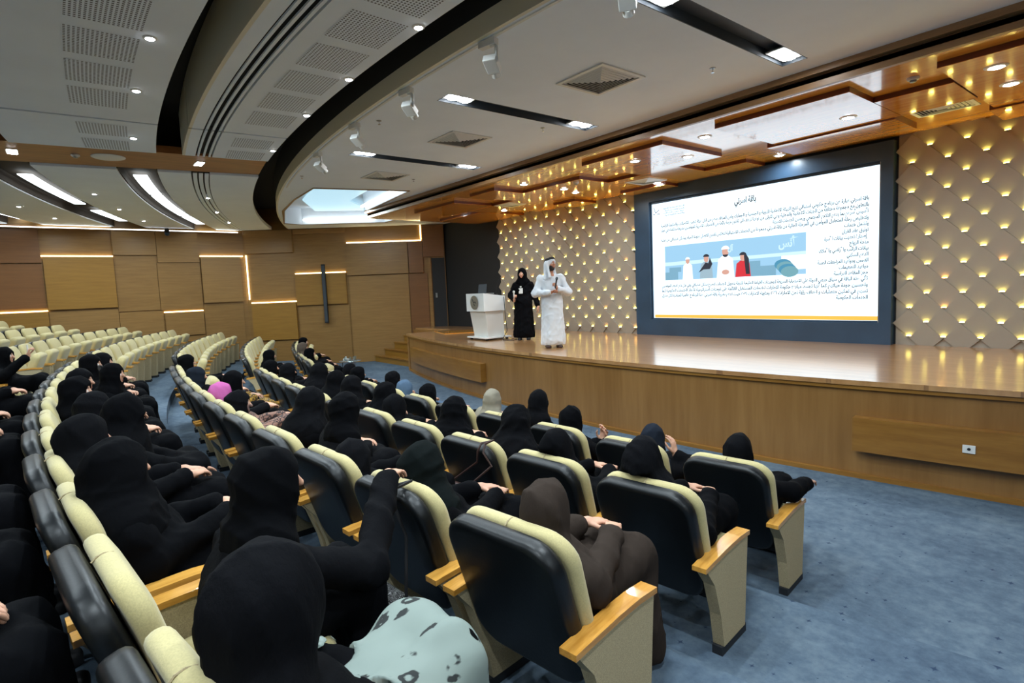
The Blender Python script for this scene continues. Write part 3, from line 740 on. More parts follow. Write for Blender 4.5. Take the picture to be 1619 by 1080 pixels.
LA = {0x622: (0xFEF5, 0xFEF6), 0x623: (0xFEF7, 0xFEF8), 0x625: (0xFEF9, 0xFEFA), 0x627: (0xFEFB, 0xFEFC)}
def shape(txt):
    out = []; cs = [ord(c) for c in txt]; i = 0; prev = False
    while i < len(cs):
        c = cs[i]
        if c not in FORMS: out.append(chr(c)); prev = False; i += 1; continue
        f = [int(h, 16) for h in FORMS[c].split()]
        if c == 0x644 and i+1 < len(cs) and cs[i+1] in LA:
            out.append(chr(LA[cs[i+1]][1 if prev else 0])); prev = False; i += 2; continue
        nxt = i+1 < len(cs) and cs[i+1] in FORMS and len(FORMS[cs[i+1]].split()) > 1
        dual = len(f) == 4
        j = (3 if nxt else 1) if prev and dual else (2 if nxt else 0) if dual else (1 if prev and len(f) > 1 else 0)
        out.append(chr(f[j])); prev = dual and nxt; i += 1
    s = ''.join(reversed(out))
    return s
ink = emit('slide ink', srgb(40, 42, 48), .25); inkb = emit('slide blue ink', srgb(30, 70, 120), .5)
def text(txt, xr, z, size, width=None, mat=ink, align='R', name='text_line'):
    c = bpy.data.curves.new(name, 'FONT'); c.body = shape(txt); c.size = size; c.align_x = 'LEFT'; c.offset = size*.034
    o = bpy.data.objects.new(name, c); COL.objects.link(o); bpy.context.view_layer.update()
    me = bpy.data.meshes.new_from_object(o.evaluated_get(bpy.context.evaluated_depsgraph_get())); bpy.data.objects.remove(o)
    if not me.vertices: return
    xs = [v.co.x for v in me.vertices]; a, bq = min(xs), max(xs); k = 1.0 if width is None else width/(bq-a)
    lay[0] += 1; y = PY-.001-.00008*lay[0]
    for v in me.vertices: v.co = ((xr-(bq-v.co.x)*k), y, z+v.co.y)
    me.materials.clear(); me.materials.append(mat); link(bpy.data.objects.new(name, me), slide)
text('باقة اسرتي', -5.53, 3.735, .15, .44)
full = 4.09
text('باقة اسرتي عبارة عن برنامج حكومي استباقي تتبع الهيئة الاتحادية للهوية و الجنسية و الجمارك وامن المنافذ بدعم من قبل هيئة تنظيم الاتصالات والحكومة الرقمية', -3.61, 3.475, .085, full)
text('بالتعاون مع مجموعة مختلفة من الجهات الاتحادية والمحلية وهي الاولى من نوعها تهدف الى تقديم حزمة رائعة من الخدمات الاسرية للمواطنين بطريقة متكاملة في اطار', -3.61, 3.373, .085, full)
text('تأسيس أسرهم بما يدعم التلاحم المجتمعي ويحسن الخدمات الاسرية', -3.61, 3.27, .085, 1.6)
text('ولتخليص رحلة المتعامل المواطن في المرحلة الحالية من باقة اسرتي مجموعة من الخدمات الاستباقية لتعكس تقديم الافضل لجودة الحياة وبشكل استباقي من طلبه', -3.61, 3.165, .085, full)
for i, (s, wd) in enumerate((('وتشمل خدمات', .37), ('توثيق عقد القران', .41), ('إصدار / تحديث بيانات الأسرة', .69), ('منحة الزواج', .29), ('بيانات الراتب والأراضي والأملاك', .78), ('الدعم السكني', .33), ('الفحص ومواعيد المراجعات الطبية', .80), ('مواعيد التطعيمات', .45), ('حجز المقاعد الدراسية', .53))):
    text(s, -3.61, 3.065-.1*i, .085, wd)
text('تأتي هذه الباقة في سياق حرص الدولة على الاستجابة السريعة لتوجيهات القيادة الحكيمة للدولة بتحويل الخدمات لتصبح بشكل استباقي وفي ظل دعم اسعد المواطنين', -3.61, 2.165, .085, full)
text('وتحسين جودة حياتهم كما أنها تجسد مبادئ حكومة الامارات لخدمات المستقبل القائمة على توجهات استراتيجية لاتخاذ الخدمات الحكومية كما', -3.61, 2.06, .085, full)
text('تسهم في تمكين متطلبات و اهداف رؤية نحن الامارات ١٣٠٢ ومئوية الامارات ١٧٠٢ حيث تدعم نظرية باقة اسرتي هذا البرنامج عالميا للمبادرة لكل منزل', -3.61, 1.955, .085, full)
text('الخدمات الحكومية', -3.61, 1.85, .085, .49)
text('أنس', -4.74, 2.82, .2, .36, ecol('pale cyan', 200, 232, 244)); text('آل', -6.0, 2.84, .14, .12, ecol('pale cyan', 200, 232, 244))
for i, s in enumerate(('الهيئة الاتحادية للهوية', 'والجنسية والجمارك وامن المنافذ', 'هيئة تنظيم الاتصالات', 'والحكومة الرقمية للدولة')): text(s, -7.1, 3.86-.05*i, .04, .54-.04*(i % 2), inkb)
for a, c in (((-7.88, 3.92), (-7.83, 3.8)), ((-7.83, 3.8), (-7.74, 3.86)), ((-7.9, 3.77), (-7.85, 3.775)), ((-7.8, 3.77), (-7.72, 3.77))):
    dx, dz = c[0]-a[0], c[1]-a[1]; L = math.hypot(dx, dz); nx, nz = -dz/L*.007, dx/L*.007
    flat([(a[0]-nx, a[1]-nz), (c[0]-nx, c[1]-nz), (c[0]+nx, c[1]+nz), (a[0]+nx, a[1]+nz)], 'logo_stroke', inkb)

# ------------------------------------------------------------------ lectern and what stands on it
le = empty('lectern', (-10.92, 8.05, STZ), -.05); tag(le, 'white lectern with a round grey emblem on the stage', 'lectern')
MB().box(-.43, .43, -.36, .36, .04, .075).build('base_board', M['white_gloss'], le, bevel=.008)
for sx in (-.34, .34):
    for sy in (-.28, .28): MB().lathe([(0, 0), (.03, 0), (.035, .02), (.03, .04), (0, .04)], (sx, sy, 0), 12).build('caster', M['black'], le)
MB().add([(-.30, -.22, .075), (.30, -.22, .075), (.30, .25, .075), (-.30, .25, .075), (-.34, -.30, .70), (.34, -.30, .70), (.34, .20, .70), (-.34, .20, .70)],
         [(0, 3, 2, 1), (4, 5, 6, 7), (0, 1, 5, 4), (1, 2, 6, 5), (2, 3, 7, 6), (3, 0, 4, 7)]).build('column', M['white_plastic'], le)
MB().add([(-.38, -.36, .68), (.38, -.36, .68), (.38, .24, .68), (-.38, .24, .68), (-.38, -.36, 1.10), (.38, -.36, 1.10), (.38, .24, 1.02), (-.38, .24, 1.02)],
         [(0, 3, 2, 1), (4, 5, 6, 7), (0, 1, 5, 4), (1, 2, 6, 5), (2, 3, 7, 6), (3, 0, 4, 7)]).build('desk_box', M['white_gloss'], le)
em = MB().lathe([(0, 0), (.165, 0), (.165, .012), (0, .012)], n=32).build('emblem', M['grey_metal'], le); em.location = (0, -.372, .89); em.rotation_euler = (PI/2, 0, 0)
for pts in ([(-.07, .08, .014), (-.01, -.01, .014), (.05, .02, .014), (.08, -.02, .014)], [(-.02, -.03, .014), (.03, -.08, .014)]): MB().tube(pts, .008, 5).build('emblem_mark', M['charcoal'], em)
lp = empty('laptop', (-10.98, 8.05, STZ+1.08), -.05); tag(lp, 'open grey laptop on the white lectern', 'laptop')
MB().box(-.17, .17, -.10, .13, 0, .016).build('keyboard_base', M['grey_metal'], lp, bevel=.004)
s_ = MB().box(-.17, .17, -.006, .006, 0, .22).build('display', M['charcoal'], lp); s_.location = (0, -.10, .014); s_.rotation_euler = (-.15, 0, 0)
gm = empty('gooseneck_microphone', (-10.66, 8.12, STZ+1.05)); tag(gm, 'thin gooseneck microphone on the white lectern', 'microphone')
MB().lathe([(0, 0), (.04, 0), (.04, .03), (0, .03)], n=14).build('foot', M['black'], gm)
MB().tube([(0, 0, .03), (.01, .0, .16), (.09, .01, .30), (.15, .02, .40)], .006, 6).build('neck', M['black'], gm)
MB().tube([(.15, .02, .40), (.18, .025, .44)], .012, 8).build('capsule', M['black'], gm)
o = MB().tube([(-10.5, 8.22, STZ+1.0), (-10.45, 8.2, STZ+.6), (-10.4, 8.2, STZ+.2), (-10.45, 8.1, STZ+.02), (-10.25, 7.95, STZ+.01), (-10.0, 8.05, STZ+.01), (-10.15, 8.3, STZ+.01), (-10.45, 8.32, STZ+.01)], .008, 6).build('power_cable', M['black'], smooth=True)
tag(o, 'black cable hanging from the lectern and coiled on the stage', 'cable')
# glass side table before the far front seats
tb = empty('side_table', (-15.3, 6.35, 0)); tag(tb, 'small round glass side table by the stage stairs', 'table')
MB().lathe([(0, .44), (.30, .44), (.31, .45), (.30, .46), (0, .46)], n=28).build('table_top', M['glass'], tb, True)
for k in range(3): a = k*2.094; MB().tube([(.2*math.cos(a), .2*math.sin(a), .44), (.24*math.cos(a), .24*math.sin(a), 0)], .015, 8).build('leg', M['silver'], tb)
for i, (dx, dy) in enumerate(((.1, .08), (.16, -.06), (.02, .15), (.05, -.16))):
    o = MB().lathe([(0, 0), (.028, 0), (.034, .11), (.031, .11), (.026, .006), (0, .006)], n=14).build('drinking_glass', M['glass'], None, True); o.location = (-15.3+dx, 6.35+dy, .46)
    tag(o, 'small clear drinking glass on the glass side table', 'glass', 'glasses on the side table')
o = MB().box(-.07, .07, -.06, .06, 0, .05).add([(-.05, -.01, .05), (.05, -.01, .05), (.05, .01, .05), (-.05, .01, .05), (-.02, 0, .12), (.03, .01, .11)], [(0, 1, 5, 4), (2, 3, 4, 5), (0, 4, 3), (1, 2, 5)]).build('tissue_box', M['white_plastic']); o.location = (-15.42, 6.28, .46)
tag(o, 'white tissue box on the glass side table', 'tissue box')
# ------------------------------------------------------------------ auditorium seats (local: y forward, origin on the floor under the top of the back)
tilt = math.atan2(.20, .62); BU = Vector((1, 0, 0)); BV = Vector((0, -math.sin(tilt), math.cos(tilt))); BN = Vector((0, math.cos(tilt), math.sin(tilt)))
BO = Vector((0, .205, .325))
def back_curve(f): return .016*math.sin(min(1, max(0, f))*PI*2.0+2.6)*(1 if f < .98 else .9)
CHM = {}
CHM['back_shell'] = MB().pad(.622, .684, .085, .135, .028, BO-BN*.083, BU, BV, BN).mesh('back_shell', M['leather'], True)
CHM['backrest'] = MB().pad(.636, .678, .07, .135, .03, BO-BV*.01, BU, BV, BN, back_curve, bulge=.01).mesh('backrest', M['cream'], True)
CHM['cushion_seam'] = MB().tube([BO+BV*.66+BN*.01, BO+BV*.669+BN*.03, BO+BV*.668+BN*.05, BO+BV*.655+BN*.072], .0035, 5).mesh('seam', M['beige'])
def seat_pad(up):
    a = math.radians(68 if up else 4)
    V = Vector((0, math.cos(a), math.sin(a))); N = Vector((0, -math.sin(a), math.cos(a)))
    return MB().pad(.555, .47, .13, .09, .045, Vector((0, .22, .40))-N*.07 + (Vector((0, .06, 0)) if up else Vector((0, 0, 0))), BU, V, N, bulge=.012)
CHM['seat_up'] = seat_pad(True).mesh('seat', M['cream'], True); CHM['seat_down'] = seat_pad(False).mesh('seat', M['cream'], True)
def side(sx):
    x0, x1 = sorted((sx*.312, sx*.378))
    prof = [(-.02, .575), (.08, .45), (.15, .25), (.19, .05), (.47, .05), (.49, .30), (.515, .59)]
    vs = [(x0, y, z) for y, z in prof]+[(x1, y, z) for y, z in prof]; n = len(prof)
    return MB().add(vs, [tuple(range(n)), tuple(range(n, 2*n))[::-1]]+[(i, n+i, n+(i+1) % n, (i+1) % n) for i in range(n)])
def arm(sx):
    x0, x1 = sorted((sx*.303, sx*.383)); vs = []; fs = []
    st_ = [(-.03, .582), (.08, .592), (.25, .606), (.40, .612), (.535, .604)]
    for y, z in st_: vs += [(x0, y, z-.022), (x1, y, z-.022), (x1, y, z+.004), (x0, y, z+.004)]
    for i in range(4):
        for k in range(4): fs.append((4*i+k, 4*i+(k+1) % 4, 4*i+4+(k+1) % 4, 4*i+4+k))
    fs += [(0, 3, 2, 1), (16, 17, 18, 19)]
    return MB().add(vs, fs)
for s, nm in ((-1, 'l'), (1, 'r')):
    CHM['side'+nm] = side(s).mesh('side_panel', M['beige']); CHM['arm'+nm] = arm(s).mesh('armrest', M['arm_wood'])
    CHM['foot'+nm] = MB().box(*sorted((s*.315, s*.375)), .17, .49, 0, .05).mesh('plinth', M['base'])
CHM['beam'] = MB().box(-.37, .37, .22, .30, .28, .34).mesh('seat_beam', M['base'])
def seat_frame(r, k):
    """position and turn of seat k of a row; 100+ is the block beyond the aisle"""
    R = ROWR[r]
    if k >= 100: th = -.187-(k-100)*.83/R
    else:
        te = math.asin((dict(A=-2.16, B=-1.98, C=-1.77, D=-1.32, E=-1.2)[r]-CX)/R); n = dict(A=10, B=11, C=11, D=12, E=12)[r]
        th = te-2*te*k/(n-1)
    return CX+R*math.sin(th), CY-R*math.cos(th), ROWZ[r], th
ORD = dict(A='front', B='second', C='third', D='fourth', E='fifth', F='sixth', G='seventh')
def chair(r, k, taken, label, group):
    x, y, z, th = seat_frame(r, k)
    e = empty('auditorium_seat', (x, y, z), th); tag(e, label, 'seat', group)
    for nm, key in (('back_shell', 'back_shell'), ('backrest', 'backrest'), ('seat', 'seat_down' if taken else 'seat_up'), ('side_panel', 'sidel'), ('side_panel', 'sider'),
                    ('armrest', 'arml'), ('armrest', 'armr'), ('plinth', 'footl'), ('plinth', 'footr'), ('seat_beam', 'beam')):
        link(bpy.data.objects.new(nm, CHM[key]), e)
    s = [c for c in e.children if c.name.startswith('backrest')][0]
    link(bpy.data.objects.new('seam', CHM['cushion_seam']), s)
    return e
# ------------------------------------------------------------------ people: smooth implicit surfaces
def grid_mesh(fn, lo, hi, h):
    lo = np.array(lo, float); hi = np.array(hi, float); n = np.ceil((hi-lo)/h).astype(int)+1
    ax = [lo[i]+h*np.arange(n[i]) for i in range(3)]
    X = np.stack(np.meshgrid(*ax, indexing='ij'), -1)
    D = fn(X.reshape(-1, 3)).reshape(n).astype(np.float32)
    ins = D < 0
    c = [ins[i:n[0]-1+i, j:n[1]-1+j, k:n[2]-1+k] for i in (0, 1) for j in (0, 1) for k in (0, 1)]
    sm = sum(a.astype(np.int8) for a in c); act = (sm > 0) & (sm < 8)
    idx = -np.ones(act.shape, int); ids = np.argwhere(act); idx[act] = np.arange(len(ids))
    acc = np.zeros((len(ids), 3)); cnt = np.zeros(len(ids))
    cor = [(i, j, k) for i in (0, 1) for j in (0, 1) for k in (0, 1)]
    for a in cor:
        for ax_ in range(3):
            if a[ax_] == 0:
                b_ = list(a); b_[ax_] = 1
                da = D[ids[:, 0]+a[0], ids[:, 1]+a[1], ids[:, 2]+a[2]]; db = D[ids[:, 0]+b_[0], ids[:, 1]+b_[1], ids[:, 2]+b_[2]]
                m = (da < 0) != (db < 0); t = np.where(m, da/np.where(m, da-db, 1), 0)
                p = np.array(a, float)[None, :].repeat(len(ids), 0); p[:, ax_] += t
                acc[m] += p[m]; cnt[m] += 1
    V = lo+h*(ids+acc/cnt[:, None])
    F = []
    for ax_ in range(3):
        o1, o2 = (ax_+1) % 3, (ax_+2) % 3
        s0 = [slice(None)]*3; s1 = [slice(None)]*3; s0[ax_] = slice(0, -1); s1[ax_] = slice(1, None)
        ch = ins[tuple(s0)] != ins[tuple(s1)]
        e = np.argwhere(ch); e = e[(e[:, o1] > 0) & (e[:, o2] > 0) & (e[:, o1] < n[o1]-1) & (e[:, o2] < n[o2]-1)]
        fl = ins[tuple(s0)][e[:, 0], e[:, 1], e[:, 2]]
        q = []
        for d1, d2 in ((-1, -1), (0, -1), (0, 0), (-1, 0)):
            g = e.copy(); g[:, o1] += d1; g[:, o2] += d2; q.append(idx[g[:, 0], g[:, 1], g[:, 2]])
        q = np.stack(q, 1); q[~fl] = q[~fl][:, ::-1]; F.append(q)
    return V, np.concatenate(F)
def cap(P, a, b, r1, r2):
    a = np.array(a, float); b = np.array(b, float); d = b-a; t = np.clip(((P-a)@d)/(d@d+1e-9), 0, 1)
    return np.linalg.norm(P-a-t[:, None]*d, axis=1)-(r1+(r2-r1)*t)
def ell(P, c, r):
    q = P-np.array(c, float); r = np.array(r, float); k0 = np.linalg.norm(q/r, axis=1); k1 = np.linalg.norm(q/r**2, axis=1)
    return k0*(k0-1)/np.maximum(k1, 1e-6)
def smin(a, b, k):
    h = np.clip(.5+.5*(b-a)/k, 0, 1); return b*(1-h)+a*h-k*h*(1-h)
def smax(a, b, k): return -smin(-a, -b, k)
def chain(P, parts, k):
    d = None
    for p in parts: d = p if d is None else smin(d, p, k)
    return d
def rotm(yaw, pitch=0, roll=0): return np.array(Matrix.Rotation(yaw, 3, 'Z') @ Matrix.Rotation(pitch, 3, 'X') @ Matrix.Rotation(roll, 3, 'Y'))
def folds(P, a, f, seed):
    r = np.random.RandomState(seed); d = 0
    for i in range(3):
        v = r.normal(size=3)*np.array([1, 1, .35]); v /= np.linalg.norm(v)
        d = d+np.sin((P@v)*f*(1+.6*i)+r.rand()*6+1.5*np.sin((P@r.normal(size=3))*f*.3))/(1+i)
    return a*d
def creases(P, a, f, seed, zs=.3):
    r = np.random.RandomState(seed+101); d = 0
    for i in range(3):
        v = r.normal(size=3)*np.array([1, 1, zs]); v /= np.linalg.norm(v); w_ = r.normal(size=3); u = r.normal(size=3)
        ph = (P@v)*f*(1+.45*i)+r.rand()*6+1.3*np.sin((P@w_)*6+r.rand()*6)+.6*np.sin((P@u)*13)
        d = d+(1-np.abs(np.sin(ph)))**2/(1+.5*i)
    return -a*d
SKIN = np.array(srgb(196, 148, 122)[:3]); SKIN2 = np.array(srgb(166, 114, 86)[:3])
def head_sdf(q):
    d = smin(ell(q, (0, -.012, .032), (.077, .096, .09)), ell(q, (0, .022, -.048), (.056, .066, .074)), .04)
    d = smin(d, cap(q, (0, .084, .022), (0, .108, -.016), .009, .014), .012)
    d = smin(d, ell(q, (0, .080, -.058), (.024, .016, .010)), .008); d = smin(d, ell(q, (0, .066, -.096), (.024, .022, .018)), .02)
    for s in (-1, 1):
        d = smax(d, -(np.linalg.norm(q-np.array([s*.032, .096, .016]), axis=1)-.014), .012)
        d = np.minimum(d, np.linalg.norm(q-np.array([s*.031, .074, .015]), axis=1)-.0125)
        d = smin(d, ell(q, (s*.079, -.006, .0), (.010, .024, .032)), .008); d = smin(d, ell(q, (s*.04, .062, -.018), (.024, .02, .02)), .025)
    return smin(d, cap(q, (0, -.02, -.06), (0, -.035, -.2), .05, .056), .03)
def head_col(q, tone, beard, mask=None):
    c = np.tile(tone, (len(q), 1))
    for s in (-1, 1):
        e = np.linalg.norm((q-np.array([s*.031, .088, .015]))*[1, .6, 1.9], axis=1) < .0155; c[e] = (.72, .70, .68)
        e = np.linalg.norm(q-np.array([s*.031, .088, .014]), axis=1) < .0068; c[e] = (.02, .012, .01)
        e = (np.abs(q[:, 0]-s*.032) < .021) & (np.abs(q[:, 2]-.040+.25*np.abs(np.abs(q[:, 0])-.032)) < .005) & (q[:, 1] > .05); c[e] = (.02, .015, .012)
    e = np.linalg.norm((q-np.array([0, .094, -.058]))*[1, .5, 2.2], axis=1) < .024; c[e] = tone*np.array([.82, .5, .5])
    if beard:
        b_ = (q[:, 2] < -.062+.55*np.abs(q[:, 0])) & (q[:, 2] > -.125) & (q[:, 1] > -.01) & ~e; c[b_] = (.025, .018, .015)
    if mask is not None:
        b_ = (q[:, 2] < .0) & (q[:, 1] > .0) & (q[:, 2] > -.13); c[b_] = mask
    return c
def hand_mesh(h=.0075, curl=.5, spread=.12, grip=0.0):
    """right hand: wrist at origin, fingers along +y, palm facing -z, thumb on -x side"""
    def fn(P):
        d = smin(cap(P, (0, -.03, 0), (0, .01, 0), .026, .028), ell(P, (0, .05, 0), (.042, .05, .016)), .02)
        for i, (x, L) in enumerate(((-.03, .074), (-.01, .084), (.011, .078), (.031, .060))):
            p = np.array([x, .088-abs(i-1.2)*.006, 0]); a = -.12-curl*.5; sp = (i-1.5)*-spread*.5
            for j, f in enumerate((.45, .30, .25)):
                dr = np.array([-math.sin(sp)*math.cos(a), math.cos(a), math.sin(a)]); n_ = p+dr*L*f
                d = smin(d, cap(P, p, n_, .0095-.0008*j, .0090-.0008*j), .004); p = n_; a -= curl*.9
        p = np.array([-.032, .02, -.004])
        for (dx, dy, dz), L, r in (((-.62, .75, -.25-grip*.4), .045, .012), ((-.25+grip*.5, .9, -.35-grip*.3), .034, .0105), ((.1+grip*.6, .92, -.38), .024, .0092)):
            v = np.array([dx, dy, dz]); v /= np.linalg.norm(v); n_ = p+v*L; d = smin(d, cap(P, p, n_, r, r*.93), .006); p = n_
        return d
    return grid_mesh(fn, (-.11, -.07, -.12), (.07, .20, .05), h)
HANDS = {'rest': hand_mesh(.0085, .45), 'grip': hand_mesh(.0085, 1.15, .05, .8), 'fine_rest': hand_mesh(.006, .4), 'fine_grip': hand_mesh(.006, 1.2, .04, .8)}
def place_hand(kind, wrist, direction, palm, left):
    V, F = HANDS[kind]; V = V.copy()
    if left: V[:, 0] *= -1; F = F[:, ::-1]
    y = np.array(direction, float); y /= np.linalg.norm(y); z = -np.array(palm, float); z = z-y*(z@y); z /= np.linalg.norm(z); x = np.cross(y, z)
    return V@np.array([x, y, z])+np.array(wrist), F
def to_obj(name, parts, mat, parent, cols=None):
    V = np.concatenate([p[0] for p in parts]); o = 0; F = []
    for p in parts: F.append(p[1]+o); o += len(p[0])
    F = np.concatenate(F); me = bpy.data.meshes.new(name)
    me.vertices.add(len(V)); me.vertices.foreach_set('co', V.astype(np.float32).ravel())
    me.loops.add(F.size); me.loops.foreach_set('vertex_index', F.astype(np.int32).ravel())
    me.polygons.add(len(F)); me.polygons.foreach_set('loop_start', np.arange(0, F.size, 4, dtype=np.int32)); me.polygons.foreach_set('loop_total', np.full(len(F), 4, np.int32))
    me.polygons.foreach_set('use_smooth', np.ones(len(F), bool)); me.update(calc_edges=True); me.validate()
    if cols is not None:
        a = me.color_attributes.new('col', 'FLOAT_COLOR', 'POINT'); C4 = np.ones((len(V), 4), np.float32); C4[:, :3] = np.concatenate(cols); a.data.foreach_set('color', C4.ravel())
    me.materials.append(mat); return link(bpy.data.objects.new(name, me), parent)
def scarf_sdf(q, P, Hc, neck, S, style, seed, big, puff=1.0):
    """q head space, P body space"""
    f = puff; d = ell(q, (0, -.012, .028), (.094*f, .115*f, .108*f)); d = smin(d, ell(q, (0, -.01, -.05), (.085*f, .10*f, .10*f)), .05)
    d = smin(d, ell(q, (0, -.075, .01), (.07, .055, .075)), .05)            # hair gathered under the cloth
    sl, sr = S+np.array([-.13, 0, -.01]), S+np.array([.13, 0, -.01])
    if style == 'k':      # long cape
        d = smin(d, cap(P, Hc+np.array([0, -.02, -.05]), S+np.array([0, .0, -.04]), .105, .18), .08)
        d = smin(d, cap(P, sl, sr, .10, .10), .09); d = smin(d, cap(P, S+np.array([0, -.02, -.02]), S+np.array([0, -.01, -.30]), .17, .205), .10)
    else:
        d = smin(d, cap(P, Hc+np.array([0, -.02, -.06]), neck, .094, .125), .06); d = smin(d, cap(P, neck+np.array([-.09, 0, -.04]), neck+np.array([.09, .0, -.04]), .085, .085), .08)
        d = smin(d, cap(P, neck+np.array([-.02, .03, -.02]), S+np.array([.09, .13, -.14]), .07, .05), .05)
        d = smin(d, cap(P, neck+np.array([0, -.04, 0]), S+np.array([-.08, -.09, -.16]), .06, .05), .05)
    d = d+creases(P, .0085, 24, seed, .8)+.006
    op = ell(q, (0, .135, -.012), (.058, .085, .082))
    return smax(d, -op, .012)
def face_cloth(q): return smax(ell(q, (0, .018, -.05), (.07, .09, .095)), -(q[:, 1]-.02), .01)
def off_back(d, P):
    n = (P-np.array(BO))@np.array(BN); v = (P-np.array(BO))@np.array(BV)
    return smax(d, -np.maximum(n-.055, v-.70), .02)
def make_person(root, hip, Hc, yaw=0., pitch=0., scarf='black', gown='black', style='s', arms=None, legs='sit', h=.02, tone=SKIN, mask=None, seed=0, big=1.0, skirt=None, kx=0.0, puff=1.0, hands=('rest', 'rest'), beard=False, nohead=False, shw=.17):
    hip = np.array(hip, float); Hc = np.array(Hc, float)
    Rm = rotm(yaw, pitch); neck = Hc+Rm@np.array([0, -.035, -.17]); up = (neck-hip)/np.linalg.norm(neck-hip)
    S = neck-up*.065; sx = np.array([1., 0, 0]); sx = sx-up*(sx@up); sx /= np.linalg.norm(sx)
    SL, SR = S-sx*shw-np.array([0, 0, .02]), S+sx*shw-np.array([0, 0, .02])
    fw = np.cross(up, sx)
    if arms is None:
        arms = (((-.25, S[1]+.07, hip[2]+.14), (-.10, hip[1]+.24, hip[2]+.20)), ((.25, S[1]+.07, hip[2]+.14), (.10, hip[1]+.24, hip[2]+.20)))
    A_ = [np.array(a, float) for pr in arms for a in pr]
    if legs == 'sit':
        K = [np.array([s*.105+hip[0]*.5+kx, hip[1]+.42, hip[2]+.05]) for s in (-1, 1)]; Ft = [np.array([s*.11+hip[0]*.3+kx, hip[1]+.47, .07]) for s in (-1, 1)]
    else:
        K = [np.array([s*.10, 0.01, hip[2]*.52]) for s in (-1, 1)]; Ft = [np.array([s*.11, .0, .06]) for s in (-1, 1)]
    HL = [hip+np.array([s*.085, 0, 0]) for s in (-1, 1)]
    def gown_fn(P, off=0.0):
        g = big
        t = chain(P, [cap(P, hip+sx*s*.075, S+sx*s*.075-up*.10, (.135 if legs == 'sit' else .105)*g, .115*g) for s in (-1, 1)], .06)
        t = smin(t, cap(P, SL, SR, .068*g, .068*g), .06); t = smin(t, ell((P-(hip+up*.16)), (0, 0, 0), (.19*g, .15*g, .2) if legs == 'sit' else (.15*g, .125*g, .22)), .06)
        t = smin(t, cap(P, S, neck, .08, .062), .04)
        if legs == 'sit':
            for i in (0, 1):
                t = smin(t, cap(P, HL[i], K[i], .115*g, .092), .07); t = smin(t, cap(P, K[i], Ft[i], .092, .115), .06)
            t = smin(t, cap(P, (K[0]+HL[0])/2, (K[1]+HL[1])/2, .08, .08), .07); t = smin(t, cap(P, (K[0]+K[1])/2, (Ft[0]+Ft[1])/2, .075, .10), .06)
        else:
            t = smin(t, cap(P, hip, (0, 0, .16), .13*g, .22*g), .10)
            for s in (-1, 1): t = smin(t, cap(P, hip+np.array([s*.06, 0, 0]), (s*.09, 0, .10), .14, .145), .08)
        for i in (0, 1):
            s_, e_, w_ = (SL, SR)[i], A_[2*i], A_[2*i+1]
            t = smin(t, cap(P, s_, e_, .074*g, .070), .05); t = smin(t, cap(P, e_, w_, .070, .060), .04)
        return t
    def fold_fn(P):
        d = gown_fn(P)+creases(P, .011, 18, seed+5)+.008
        if legs != 'sit':
            a = np.arctan2(P[:, 0], P[:, 1]); d = d-.012*np.sin(a*9+2*np.sin(a*3+seed))*np.clip((hip[2]-P[:, 2])/.8, 0, 1)
            d = np.maximum(d, .055-P[:, 2])
        else: d = off_back(np.maximum(d, .02-P[:, 2]), P)
        return d
    pts = np.array([hip, S, neck, *A_, *K, *Ft]); lo = pts.min(0)-.27; hi = pts.max(0)+.25; lo[2] = 0
    V, F = grid_mesh(fold_fn, lo, hi, h)
    kids = {}
    if skirt:
        def sk(P): return np.maximum(gown_fn(P)-.012+folds(P, .006, 20, seed+9), np.maximum(hip[1]+.02-P[:, 1]+.0*P[:, 2], .02-P[:, 2]))
        def sk2(P): # keep clear of the arms
            d = sk(P)
            for i in (0, 1): d = smax(d, -(cap(P, A_[2*i], A_[2*i+1], .075, .07)), .02)
            return np.maximum(d, P[:, 2]-(hip[2]+.22))
        kids['skirt'] = to_obj('skirt', [grid_mesh(sk2, lo, hi, h)], CL[skirt], root)
    kids['gown'] = to_obj('gown', [(V, F)], CL[gown], root)
    # body: head, hands and the figure under the clothes in one mesh
    parts, cols = [], []
    hh = max(.0085, h*.5)
    if not nohead:
        HV, HF = grid_mesh(head_sdf, (-.11, -.13, -.27), (.11, .15, .15), hh)
        parts.append((HV@Rm.T+Hc, HF)); cols.append(head_col(HV, tone, beard, mask))
    for i in (0, 1):
        if hands[i] is None: continue
        e_, w_ = A_[2*i], A_[2*i+1]; dr = (w_-e_)/np.linalg.norm(w_-e_)
        spec = hands[i] if isinstance(hands[i], tuple) else (hands[i], dr*.8+np.array([(.25, -.25)[i], .1, -.15]), (0, -.15, -1))
        hv, hf = place_hand(spec[0], w_+dr*.045, spec[1], spec[2], i == 0)
        parts.append((hv, hf)); cols.append(np.tile(tone, (len(hv), 1)))
    def inner(P):
        d = smin(cap(P, hip, S, .10, .09), cap(P, S, neck, .06, .05), .04)
        for i in (0, 1):
            d = smin(d, cap(P, (SL, SR)[i], A_[2*i], .045, .04), .03); d = smin(d, cap(P, A_[2*i], A_[2*i+1]+(A_[2*i+1]-A_[2*i])*.12, .038, .026), .02)
            d = smin(d, cap(P, HL[i], K[i], .07, .05), .04); d = smin(d, cap(P, K[i], Ft[i], .05, .04), .03)
        return d
    iv, if_ = grid_mesh(inner, lo, hi, max(.024, h)); parts.append((iv, if_)); cols.append(np.tile(tone, (len(iv), 1)))
    kids['body'] = to_obj('body', parts, M['skin'], root, cols)
